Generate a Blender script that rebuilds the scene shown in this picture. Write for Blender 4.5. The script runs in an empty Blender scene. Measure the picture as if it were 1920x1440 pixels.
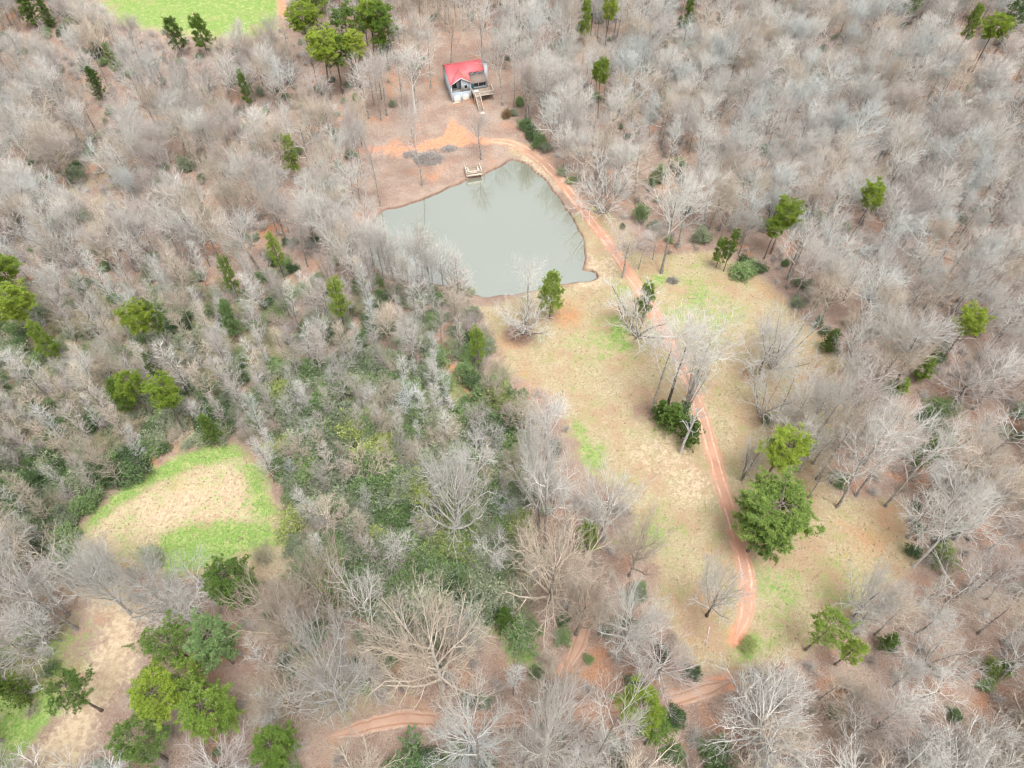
import bpy, math
import numpy as np
from mathutils import Matrix, Vector

# ------------------------------------------------------------------ camera, world, sun, exposure
scene = bpy.context.scene
C = scene.collection
CAM_H, PITCH, FPX = 120.0, math.radians(51.7), 1331.0      # FPX: focal length in pixels of a 1920 wide picture
cd = bpy.data.cameras.new('camera'); cam = bpy.data.objects.new('camera', cd); C.objects.link(cam)
cam.location = (0, 0, CAM_H); cam.rotation_euler = (math.pi/2 - PITCH, 0, 0)
cd.sensor_width = 36.0; cd.lens = FPX/1920*36.0; cd.clip_start = 1.0; cd.clip_end = 8000
scene.camera = cam

SUN_EL, SUN_AZ = math.radians(70), math.radians(150)         # azimuth clockwise from +Y
world = bpy.data.worlds.new('World'); scene.world = world; world.use_nodes = True
wn, wl = world.node_tree.nodes, world.node_tree.links
wn.clear()
sky = wn.new('ShaderNodeTexSky'); sky.sky_type = 'NISHITA'; sky.sun_disc = False
sky.sun_elevation = SUN_EL; sky.sun_rotation = SUN_AZ
sky.air_density = 1.0; sky.dust_density = 7.0; sky.ozone_density = 1.0
hs = wn.new('ShaderNodeHueSaturation'); hs.inputs['Saturation'].default_value = 0.12   # overcast: cloud takes the blue out
bg = wn.new('ShaderNodeBackground'); bg.inputs['Strength'].default_value = 0.15
wo = wn.new('ShaderNodeOutputWorld')
wl.new(sky.outputs[0], hs.inputs['Color']); wl.new(hs.outputs[0], bg.inputs['Color']); wl.new(bg.outputs[0], wo.inputs['Surface'])
sd = bpy.data.lights.new('sun', 'SUN'); sd.energy = 0.9; sd.angle = math.radians(22); sd.color = (1.0, 0.97, 0.92)
sun = bpy.data.objects.new('sun', sd); C.objects.link(sun)
sv = Vector((math.sin(SUN_AZ)*math.cos(SUN_EL), math.cos(SUN_AZ)*math.cos(SUN_EL), math.sin(SUN_EL)))
sun.rotation_euler = sv.to_track_quat('Z', 'Y').to_euler()
sun.location = (0, 0, 200)
vs = scene.view_settings
vs.view_transform = 'Standard'; vs.look = 'None'; vs.exposure = 0.82; vs.gamma = 1.0; vs.use_curve_mapping = False
scene.render.engine = 'CYCLES'
scene.cycles.max_bounces = 4; scene.cycles.diffuse_bounces = 2; scene.cycles.glossy_bounces = 2
scene.cycles.transmission_bounces = 2; scene.cycles.transparent_max_bounces = 4
scene.cycles.use_denoising = True; scene.cycles.pixel_filter_type = 'BLACKMAN_HARRIS'; scene.cycles.filter_width = 1.25

rng = np.random.default_rng(7)
R_ = math.radians

# ------------------------------------------------------------------ terrain height and picking of ground points
def sstep(a, b, x):
    t = np.clip((x-a)/(b-a), 0, 1); return t*t*(3-2*t)
def base_h(x, y):
    x = np.asarray(x, float); y = np.asarray(y, float)
    n = 0.45*np.sin(x*.037+1.3)*np.cos(y*.031-.4) + 0.22*np.sin(x*.083-y*.061+.7) + .10*np.sin(x*.19+y*.13)
    hill = 6.0*sstep(176, 275, y) * (0.55+0.45*sstep(-160, -40, x))
    return n + hill
def ray(u, v):
    a = (u-960.0)/FPX; b = (720.0-v)/FPX
    return np.array([a, math.cos(PITCH)+b*math.sin(PITCH), -math.sin(PITCH)+b*math.cos(PITCH)])
def pt(u, v, above=0.0):
    """where the sight line through photo pixel (u, v) meets the ground raised by `above`"""
    d = ray(u, v); z = 0.0
    for _ in range(6):
        t = (CAM_H-z)/-d[2]; x, y = d[0]*t, d[1]*t
        z = float(base_h(x, y)) + above
    return np.array([x, y, z-above])
def proj(x, y, z):
    dx, dy, dz = x, y, z-CAM_H
    dep = dy*math.cos(PITCH) - dz*math.sin(PITCH)
    up = dy*math.sin(PITCH) + dz*math.cos(PITCH)
    return 960+FPX*dx/dep, 720-FPX*up/dep, dep
def wpoly(pix): return np.array([pt(u, v)[:2] for u, v in pix])

def sdist(X, Y, poly):
    """signed distance to a polygon, positive inside"""
    P = np.asarray(poly, float); Q = np.roll(P, -1, 0)
    best = np.full(X.shape, 1e18); ins = np.zeros(X.shape, bool)
    for (ax, ay), (bx, by) in zip(P, Q):
        ex, ey = bx-ax, by-ay; wx, wy = X-ax, Y-ay
        t = np.clip((wx*ex+wy*ey)/(ex*ex+ey*ey+1e-12), 0, 1)
        best = np.minimum(best, (wx-ex*t)**2+(wy-ey*t)**2)
        c = ((ay > Y) != (by > Y)) & (X < (bx-ax)*(Y-ay)/((by-ay) if by != ay else 1e-12)+ax)
        ins ^= c
    d = np.sqrt(best); return np.where(ins, d, -d)
def ldist(X, Y, line):
    best = np.full(X.shape, 1e18)
    for (ax, ay), (bx, by) in zip(line[:-1], line[1:]):
        ex, ey = bx-ax, by-ay; wx, wy = X-ax, Y-ay
        t = np.clip((wx*ex+wy*ey)/(ex*ex+ey*ey+1e-12), 0, 1)
        best = np.minimum(best, (wx-ex*t)**2+(wy-ey*t)**2)
    return np.sqrt(best)
def smooth_line(p, step=0.8):
    p = np.asarray(p, float); q = np.vstack([2*p[0]-p[1], p, 2*p[-1]-p[-2]]); out = []
    for i in range(1, len(q)-2):
        a, b, c, d = q[i-1], q[i], q[i+1], q[i+2]
        n = max(2, int(np.linalg.norm(c-b)/step))
        for t in np.arange(n)/n:
            out.append(.5*((2*b)+(c-a)*t+(2*a-5*b+4*c-d)*t*t+(3*b-a-3*c+d)*t**3))
    out.append(p[-1]); return np.array(out)
def smooth_ring(p, step=0.8):
    p = np.asarray(p, float); n0 = len(p); out = []
    for i in range(n0):
        a, b, c, d = p[i-1], p[i], p[(i+1) % n0], p[(i+2) % n0]
        n = max(2, int(np.linalg.norm(c-b)/step))
        for t in np.arange(n)/n:
            out.append(.5*((2*b)+(c-a)*t+(2*a-5*b+4*c-d)*t*t+(3*b-a-3*c+d)*t**3))
    return np.array(out)

WATER_Z = -1.15
POND = smooth_ring(wpoly([(872,330),(906,320),(932,306),(955,294),(970,293),(992,306),(1022,332),(1050,370),(1080,415),(1094,445),(1099,478),
        (1093,500),(1112,503),(1122,514),(1100,524),(1060,528),(1000,544),(940,552),(895,553),(868,540),(800,526),(755,522),
        (716,508),(694,480),(690,440),(700,405),(716,388),(760,377),(802,363),(850,341)]), 1.2)
POND += 0.35*np.sin(np.arange(len(POND))[:, None]*np.array([.9, 1.3])) * rng.uniform(.3, 1, (len(POND), 1))
TRACK = smooth_line(wpoly([(905,264),(955,267),(1000,288),(1040,325),(1080,376),(1120,428),(1155,476),(1185,521),(1208,556),(1235,603),
        (1262,652),(1290,712),(1313,770),(1331,832),(1350,900),(1372,970),(1390,1040),(1401,1100),(1396,1155),(1378,1200)]))
YARD_TRACK = smooth_line(wpoly([(660,282),(730,280),(790,276),(850,268),(905,264)]))
LANE = smooth_line(wpoly([(1375,1275),(1310,1298),(1240,1318),(1130,1330),(1000,1345),(860,1352),(740,1350),(620,1380)]))
SPUR = smooth_line(wpoly([(1058,1262),(1082,1215),(1096,1175),(1099,1140),(1090,1105)]))
SMALLPATH = smooth_line(wpoly([(790,672),(850,690),(872,715),(890,750)]))

def ground_h(x, y):
    x = np.asarray(x, float); y = np.asarray(y, float)
    h = base_h(x, y)
    near = (x > -70) & (x < 45) & (y > 85) & (y < 205)
    if near.ndim == 0:
        if not near: return h
        d = sdist(np.array([float(x)]), np.array([float(y)]), POND)[0]
    else:
        d = np.full(h.shape, -99.0)
        if near.any(): d[near] = sdist(x[near], y[near], POND)
    bank = sstep(-7, -0.4, d)                       # bank comes level, then drops into the basin
    h = h*(1-bank) + (WATER_Z+0.5)*bank
    return np.where(d > -0.6, h - 1.9*sstep(-0.6, 2.0, d), h)
def gpt(u, v):
    p = pt(u, v); p[2] = float(ground_h(p[0], p[1])); return p

# ------------------------------------------------------------------ mesh helpers
class MB:
    """collects vertices and faces (tris / quads) and links them as one mesh object"""
    def __init__(s): s.v = []; s.q = []; s.t = []; s.n = 0
    def add(s, v, q=None, t=None):
        v = np.asarray(v, float).reshape(-1, 3)
        if q is not None and len(q): s.q.append(np.asarray(q, int).reshape(-1, 4)+s.n)
        if t is not None and len(t): s.t.append(np.asarray(t, int).reshape(-1, 3)+s.n)
        s.v.append(v); s.n += len(v)
    def box(s, x0, x1, y0, y1, z0, z1):
        v = [(x, y, z) for z in (z0, z1) for y in (y0, y1) for x in (x0, x1)]
        s.add(v, [(0,2,3,1),(4,5,7,6),(0,1,5,4),(2,6,7,3),(0,4,6,2),(1,3,7,5)])
    def bar(s, a, b, w, h=None):
        """square bar from a to b"""
        a, b = np.array(a, float), np.array(b, float); h = h or w
        d = b-a; d /= np.linalg.norm(d); ref = np.array([0, 0, 1.]) if abs(d[2]) < .95 else np.array([1., 0, 0])
        u = np.cross(d, ref); u /= np.linalg.norm(u); n = np.cross(u, d)
        v = [p+u*i*w/2+n*j*h/2 for p in (a, b) for i, j in ((-1,-1),(1,-1),(1,1),(-1,1))]
        s.add(v, [(0,1,2,3),(7,6,5,4),(0,4,5,1),(1,5,6,2),(2,6,7,3),(3,7,4,0)])
    def slab(s, pts, th):
        """thick sheet below a planar outline given counter clockwise from above"""
        p = np.array(pts, float); n = len(p); lo = p-np.array([0, 0, th])
        s.v.append(p); s.v.append(lo)
        b = s.n; s.n += 2*n
        if n == 4:
            s.q.append(np.array([[0,1,2,3],[7,6,5,4]])+b)
        else:
            for i in range(1, n-1): s.t.append(np.array([[0,i,i+1],[n,n+i+1,n+i]])+b)
        s.q.append(np.array([[i, i+n, (i+1) % n+n, (i+1) % n] for i in range(n)])+b)
    def tubes(s, P, Rr, k=3):
        """P (B,n,3) polylines, Rr (B,n) radii"""
        B, n = P.shape[:2]
        T = np.gradient(P, axis=1) if n > 2 else np.repeat(P[:, 1:2]-P[:, :1], 2, 1)
        T /= np.linalg.norm(T, axis=2, keepdims=True)+1e-9
        m = T.mean(1); ref = np.where(np.abs(m[:, 2:3]) > .8, [[1., 0, 0]], [[0, 0, 1.]])[:, None, :]
        U = np.cross(T, ref); U /= np.linalg.norm(U, axis=2, keepdims=True)+1e-9
        V = np.cross(T, U)
        a = np.arange(k)*2*np.pi/k
        ring = P[:, :, None]+Rr[:, :, None, None]*(U[:, :, None]*np.cos(a)[:, None]+V[:, :, None]*np.sin(a)[:, None])
        idx = np.arange(B*n*k).reshape(B, n, k); nx = np.roll(idx, -1, 2)
        q = np.stack([idx[:, :-1], nx[:, :-1], nx[:, 1:], idx[:, 1:]], -1).reshape(-1, 4)
        s.add(ring.reshape(-1, 3), q)
    def mesh(s, name, mats=(), smooth=False, mat_index=None):
        me = bpy.data.meshes.new(name)
        v = np.concatenate(s.v); q = np.concatenate(s.q) if s.q else np.zeros((0, 4), int); t = np.concatenate(s.t) if s.t else np.zeros((0, 3), int)
        me.vertices.add(len(v)); me.vertices.foreach_set('co', v.astype(np.float32).ravel())
        me.loops.add(q.size+t.size); me.loops.foreach_set('vertex_index', np.concatenate([q.ravel(), t.ravel()]).astype(np.int32))
        me.polygons.add(len(q)+len(t))
        ls = np.concatenate([np.arange(len(q))*4, len(q)*4+np.arange(len(t))*3]).astype(np.int32)
        me.polygons.foreach_set('loop_start', ls)
        for m in mats: me.materials.append(m)
        if mat_index is not None: me.polygons.foreach_set('material_index', np.asarray(mat_index, np.int32))
        if smooth: me.polygons.foreach_set('use_smooth', np.ones(len(ls), bool))
        me.update(calc_edges=True); me.validate()
        return me
    def build(s, name, mat=None, parent=None, smooth=False):
        return link(name, s.mesh(name, [mat] if mat else [], smooth), parent)
def link(name, data, parent=None):
    o = bpy.data.objects.new(name, data); C.objects.link(o)
    if parent: o.parent = parent
    return o
def tag(o, label=None, cat=None, group=None, kind=None):
    if label: o['label'] = label
    if cat: o['category'] = cat
    if group: o['group'] = group
    if kind: o['kind'] = kind
    return o
def empty(name, loc, rz=0, scale=(1, 1, 1)):
    o = bpy.data.objects.new(name, None); C.objects.link(o)
    o.location = loc; o.rotation_euler = (0, 0, rz); o.scale = scale; o.empty_display_size = .5
    return o

# ------------------------------------------------------------------ materials
class NT:
    def __init__(s, name, rough=.9, spec=.1):
        s.m = bpy.data.materials.new(name); s.m.use_nodes = True
        s.n = s.m.node_tree.nodes; s.l = s.m.node_tree.links; s.n.clear()
        s.out = s.n.new('ShaderNodeOutputMaterial'); s.b = s.n.new('ShaderNodeBsdfPrincipled')
        s.b.inputs['Roughness'].default_value = rough; s.b.inputs['Specular IOR Level'].default_value = spec
        s.l.new(s.b.outputs[0], s.out.inputs[0])
        s.geo = None
    def pos(s):
        if s.geo is None: s.geo = s.n.new('ShaderNodeNewGeometry')
        return s.geo.outputs['Position']
    def put(s, sock, val):
        if isinstance(val, bpy.types.NodeSocket): s.l.new(val, sock)
        elif isinstance(val, (tuple, list)) and len(val) == 3 and sock.type == 'RGBA': sock.default_value = (*val, 1)
        else: sock.default_value = val
    def noise(s, scale, detail=4, rough=.6, vec=None, dist=0, stretch=None):
        n = s.n.new('ShaderNodeTexNoise'); n.inputs['Scale'].default_value = scale; n.inputs['Detail'].default_value = detail
        n.inputs['Roughness'].default_value = rough; n.inputs['Distortion'].default_value = dist
        vec = vec or s.pos()
        if stretch:
            mp = s.n.new('ShaderNodeMapping'); mp.inputs['Scale'].default_value = stretch; s.l.new(vec, mp.inputs[0]); vec = mp.outputs[0]
        s.l.new(vec, n.inputs['Vector']); return n.outputs['Fac']
    def math(s, op, a, b=None, c=None, clamp=False):
        n = s.n.new('ShaderNodeMath'); n.operation = op; n.use_clamp = clamp
        s.put(n.inputs[0], a)
        if b is not None: s.put(n.inputs[1], b)
        if c is not None: s.put(n.inputs[2], c)
        return n.outputs[0]
    def ramp(s, x, lo, hi):
        n = s.n.new('ShaderNodeMapRange'); n.interpolation_type = 'SMOOTHSTEP'
        s.put(n.inputs[0], x); n.inputs[1].default_value = lo; n.inputs[2].default_value = hi; return n.outputs[0]
    def mix(s, f, a, b):
        n = s.n.new('ShaderNodeMix'); n.data_type = 'RGBA'
        s.put(n.inputs[0], f); s.put(n.inputs[6], a); s.put(n.inputs[7], b); return n.outputs[2]
    def attr(s, name):
        n = s.n.new('ShaderNodeAttribute'); n.attribute_name = name; return n.outputs['Fac']
    def rand(s):
        return s.n.new('ShaderNodeObjectInfo').outputs['Random']
    def bump(s, hgt, strength=.4, dist=.1):
        n = s.n.new('ShaderNodeBump'); n.inputs['Strength'].default_value = strength; n.inputs['Distance'].default_value = dist
        s.l.new(hgt, n.inputs['Height']); s.l.new(n.outputs[0], s.b.inputs['Normal'])
    def done(s, col):
        s.put(s.b.inputs['Base Color'], col); return s.m

def simple(name, col, rough=.8, spec=.2, var=.15, scale=3.0):
    t = NT(name, rough, spec); f = t.noise(scale, 3)
    d = tuple(c*(1-var) for c in col); e = tuple(min(1, c*(1+var)) for c in col)
    return t.done(t.mix(t.ramp(f, .3, .7), d, e))
def bark(name, dark, light, tipvar=.3):
    t = NT(name, .95, .05)
    r = t.rand(); n = t.noise(1.6, 3)
    c = t.mix(t.ramp(n, .3, .7), dark, light)
    v = t.math('MULTIPLY_ADD', r, tipvar*2, 1-tipvar)
    hsv = t.n.new('ShaderNodeHueSaturation'); t.l.new(c, hsv.inputs['Color']); t.l.new(v, hsv.inputs['Value'])
    return t.done(hsv.outputs[0])
def leafmat(name, a, b, trans=.35, var=.25):
    t = NT(name, .6, .25)
    at = t.attr('tone'); r = t.rand()
    c = t.mix(at, a, b)
    hsv = t.n.new('ShaderNodeHueSaturation'); t.l.new(c, hsv.inputs['Color'])
    t.l.new(t.math('MULTIPLY_ADD', r, 2*var, 1-var), hsv.inputs['Value'])
    t.l.new(t.math('MULTIPLY_ADD', r, -.03, .515), hsv.inputs['Hue'])
    tr = t.n.new('ShaderNodeBsdfTranslucent'); t.l.new(hsv.outputs[0], tr.inputs['Color'])
    mx = t.n.new('ShaderNodeMixShader'); mx.inputs[0].default_value = trans
    t.l.new(t.b.outputs[0], mx.inputs[1]); t.l.new(tr.outputs[0], mx.inputs[2]); t.l.new(mx.outputs[0], t.out.inputs[0])
    return t.done(hsv.outputs[0])

M = {}
M['pale'] = bark('pale_grey_bark', (.50,.48,.44), (.68,.66,.62), .2)
M['tan'] = bark('tan_bark', (.46,.39,.31), (.60,.52,.43), .2)
M['mauve'] = bark('mauve_grey_bark', (.42,.37,.34), (.55,.50,.465), .2)
M['silver'] = bark('silvery_green_bark', (.45,.465,.44), (.60,.62,.60), .2)
M['olive'] = bark('olive_twigs', (.34,.325,.19), (.48,.455,.30), .2)
M['trunk'] = bark('grey_trunk_bark', (.20,.18,.16), (.40,.375,.35), .2)
M['trunk_dark'] = bark('dark_trunk_bark', (.06,.05,.042), (.15,.125,.105), .2)
M['snag'] = bark('weathered_dead_wood', (.42,.41,.40), (.58,.57,.55), .05)
M['pine_bark'] = bark('pine_bark', (.13,.10,.085), (.27,.22,.19), .2)
M['needle'] = leafmat('pine_needles', (.145,.24,.04), (.31,.42,.085))
M['needle_lime'] = leafmat('lime_needles', (.19,.285,.035), (.38,.47,.08))
M['needle_dark'] = leafmat('dark_needles', (.095,.17,.04), (.21,.31,.07))
M['shrub'] = leafmat('shrub_leaves', (.15,.255,.095), (.30,.42,.175))
M['shrub_grey'] = leafmat('greyish_shrub_leaves', (.27,.325,.205), (.43,.48,.32))
M['shrub_dark'] = leafmat('dark_shrub_leaves', (.065,.13,.05), (.14,.225,.085))
M['budding'] = leafmat('budding_leaves', (.29,.36,.10), (.46,.53,.19))
M['tuft_dry'] = bark('dry_tufts', (.40,.33,.205), (.56,.475,.32), .15)
M['tuft_green'] = bark('green_tufts', (.28,.35,.11), (.42,.47,.20), .15)
M['tuft_brown'] = bark('brown_weeds', (.30,.22,.14), (.42,.32,.22), .15)
M['copper'] = leafmat('clinging_dead_leaves', (.26,.15,.075), (.46,.29,.16))

def ground_material():
    t = NT('ground', .95, .05)
    big = t.noise(.035, 5, .6); mid = t.noise(.16, 5, .65); fine = t.noise(1.1, 5, .7); grit = t.noise(3.6, 5, .8)
    # leaf litter
    lit = t.mix(t.ramp(mid, .35, .68), (.285,.20,.16), (.38,.30,.245))
    lit = t.mix(t.ramp(t.noise(.09, 5, .6, dist=.6), .52, .72), lit, (.46,.235,.135))
    lit = t.mix(t.ramp(grit, .51, .63), lit, (.20,.125,.095))
    lit = t.mix(t.ramp(t.noise(3.4, 4, .75), .56, .70), lit, (.56,.46,.38))
    # dry grass
    dry = t.mix(t.ramp(t.noise(2.2, 6, .8), .38, .62), (.345,.28,.175), (.48,.405,.27))
    dry = t.mix(t.ramp(t.noise(.10, 6, .7), .42, .66), dry, (.39,.265,.175))
    dry = t.mix(t.ramp(t.noise(.26, 6, .75), .48, .72), dry, (.31,.315,.14))
    dry = t.mix(t.ramp(grit, .53, .64), dry, (.28,.215,.12))
    # green grass
    grn = t.mix(t.ramp(t.noise(2.4, 6, .8), .36, .64), (.14,.25,.055), (.27,.38,.115))
    grn = t.mix(t.ramp(t.noise(.6, 6, .75), .48, .66), grn, (.36,.40,.16)); grn = t.mix(t.ramp(grit, .55, .70), grn, (.45,.43,.20))
    # bare clay
    cly = t.mix(t.ramp(fine, .3, .7), (.54,.235,.135), (.64,.335,.215))
    cly = t.mix(t.ramp(grit, .55, .7), cly, (.42,.19,.11))
    straw = t.mix(t.ramp(fine, .35, .65), (.44,.33,.22), (.58,.47,.33))
    jit = t.math('ADD', t.math('MULTIPLY_ADD', mid, .9, -.45), t.math('ADD', t.math('MULTIPLY_ADD', fine, 1.0, -.5), t.math('MULTIPLY_ADD', grit, .9, -.45)))
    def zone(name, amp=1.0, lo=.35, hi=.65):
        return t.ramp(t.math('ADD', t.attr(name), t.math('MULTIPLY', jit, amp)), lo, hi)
    c = t.mix(zone('grass', .7), lit, dry)
    c = t.mix(zone('moss', 1.3, .3, .8), c, t.mix(t.ramp(fine, .35, .65), (.16,.18,.075), (.29,.29,.14)))
    c = t.mix(zone('straw', 1.0, .3, .75), c, straw)
    c = t.mix(zone('green', 1.5, .3, .8), c, grn)
    c = t.mix(zone('rust', .7, .3, .8), c, t.mix(t.ramp(fine, .35, .65), (.38,.19,.09), (.50,.28,.15)))
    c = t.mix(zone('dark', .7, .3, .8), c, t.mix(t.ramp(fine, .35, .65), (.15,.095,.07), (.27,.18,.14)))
    c = t.mix(zone('clay', 1.0, .3, .7), c, cly)
    c = t.mix(zone('mud', .5), c, t.mix(t.ramp(fine, .4, .6), (.16,.10,.075), (.26,.175,.13)))
    t.bump(t.math('ADD', fine, grit), .8, .25)
    return t.done(c)
def track_material():
    t = NT('clay_track', .95, .05)
    fine = t.noise(1.3, 5, .7); grit = t.noise(5, 3, .7); mid = t.noise(.25, 4, .6)
    rut = t.math('ADD', t.attr('rut'), t.math('MULTIPLY_ADD', fine, .8, -.4))
    edge = t.math('ADD', t.attr('edge'), t.math('MULTIPLY_ADD', fine, 1.2, -.6))
    c = t.mix(t.ramp(mid, .35, .65), (.45,.24,.165), (.54,.31,.215))
    c = t.mix(t.ramp(t.noise(.045, 4, .6), .46, .60), c, (.40,.255,.185))
    c = t.mix(t.math('MULTIPLY', t.ramp(rut, .3, .95), t.ramp(t.noise(.22, 5, .7), .38, .62)), c, (.68,.46,.34))
    c = t.mix(t.ramp(grit, .54, .68), c, (.38,.20,.13))
    c = t.mix(t.ramp(edge, .42, .95), c, t.mix(t.ramp(fine, .4, .6), (.40,.245,.165), (.44,.32,.215)))
    t.bump(t.math('ADD', fine, grit), .5, .1)
    return t.done(c)
def lane_material():
    t = NT('muddy_lane', .9, .1)
    fine = t.noise(1.3, 5, .7); mid = t.noise(.25, 4, .6)
    rut = t.math('ADD', t.attr('rut'), t.math('MULTIPLY_ADD', fine, .8, -.4))
    edge = t.math('ADD', t.attr('edge'), t.math('MULTIPLY_ADD', fine, 1.2, -.6))
    c = t.mix(t.ramp(mid, .35, .65), (.36,.225,.165), (.43,.285,.21))
    c = t.mix(t.ramp(rut, .35, .9), c, (.32,.185,.125))
    c = t.mix(t.ramp(edge, .25, .7), c, t.mix(t.ramp(fine, .4, .6), (.33,.215,.165), (.42,.31,.245)))
    t.bump(fine, .5, .1)
    return t.done(c)
M['ground'] = ground_material(); M['track'] = track_material(); M['lane'] = lane_material()
def water_material():
    t = NT('pond_water', .04, .5)
    t.b.inputs['IOR'].default_value = 4.5
    t.b.inputs['Specular IOR Level'].default_value = .6
    n = t.noise(.9, 3, .5, stretch=(1, 1.6, 1)); t.bump(n, .012, .05)
    return t.done(t.mix(t.ramp(t.noise(.03, 3), .3, .7), (.205,.235,.175), (.22,.25,.19)))
M['water'] = water_material()

# ------------------------------------------------------------------ ground sheet
def axis(lo, hi, step, far_lo, far_hi):
    a = list(np.arange(lo, hi+1e-6, step)); s = step
    while a[-1] < far_hi: s *= 1.35; a.append(a[-1]+s)
    s = step
    while a[0] > far_lo: s *= 1.35; a.insert(0, a[0]-s)
    return np.array(a)
gx, gy = axis(-205, 205, .9, -3000, 3000), axis(-5, 300, .9, -1500, 4000)
X, Y = np.meshgrid(gx, gy)
shape = X.shape; Xf, Yf = X.ravel(), Y.ravel()
Zf = ground_h(Xf, Yf)
nx, ny = len(gx), len(gy)
i0 = (np.arange(ny-1)[:, None]*nx+np.arange(nx-1)).ravel()
mb = MB(); mb.add(np.stack([Xf, Yf, Zf], 1), np.stack([i0, i0+1, i0+1+nx, i0+nx], 1))
gm = mb.mesh('ground', [M['ground']], smooth=True)
ground = tag(link('ground', gm), kind='structure')
win = (np.abs(Xf) < 215) & (Yf > -10) & (Yf < 310)
def soft(d, w): return np.clip(.5+d/(2*w), 0, 1)
def pol(pix, w=3.0):
    r = np.zeros(len(Xf)); r[win] = soft(sdist(Xf[win], Yf[win], wpoly(pix)), w); return r
def lin(line, half, w=1.0):
    r = np.zeros(len(Xf)); r[win] = soft(half-ldist(Xf[win], Yf[win], line), w); return r
def blob(u, v, rx, w=3.0):
    p = pt(u, v); r = np.zeros(len(Xf)); r[win] = soft(rx-np.hypot(Xf[win]-p[0], Yf[win]-p[1]), w); return r
mx = lambda *a: np.maximum.reduce(a)
CLEAR = [(905,575),(1000,548),(1110,525),(1150,480),(1240,480),(1340,470),(1440,530),(1520,610),(1590,690),(1600,760),(1560,850),
         (1560,930),(1690,940),(1720,1060),(1640,1110),(1590,1180),(1500,1230),(1400,1270),(1290,1250),(1245,1160),(1225,1060),(1190,960),
         (1120,890),(1060,800),(1030,740),(950,690),(920,630)]
FIELD = [(425,832),(500,878),(525,960),(545,1010),(545,1080),(420,1100),(300,1080),(120,1050),(60,1080),(140,1000),(180,955),(280,888),(350,850)]
MEADOW = [(150,-60),(540,-60),(532,58),(470,75),(400,72),(300,62),(210,40)]
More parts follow.
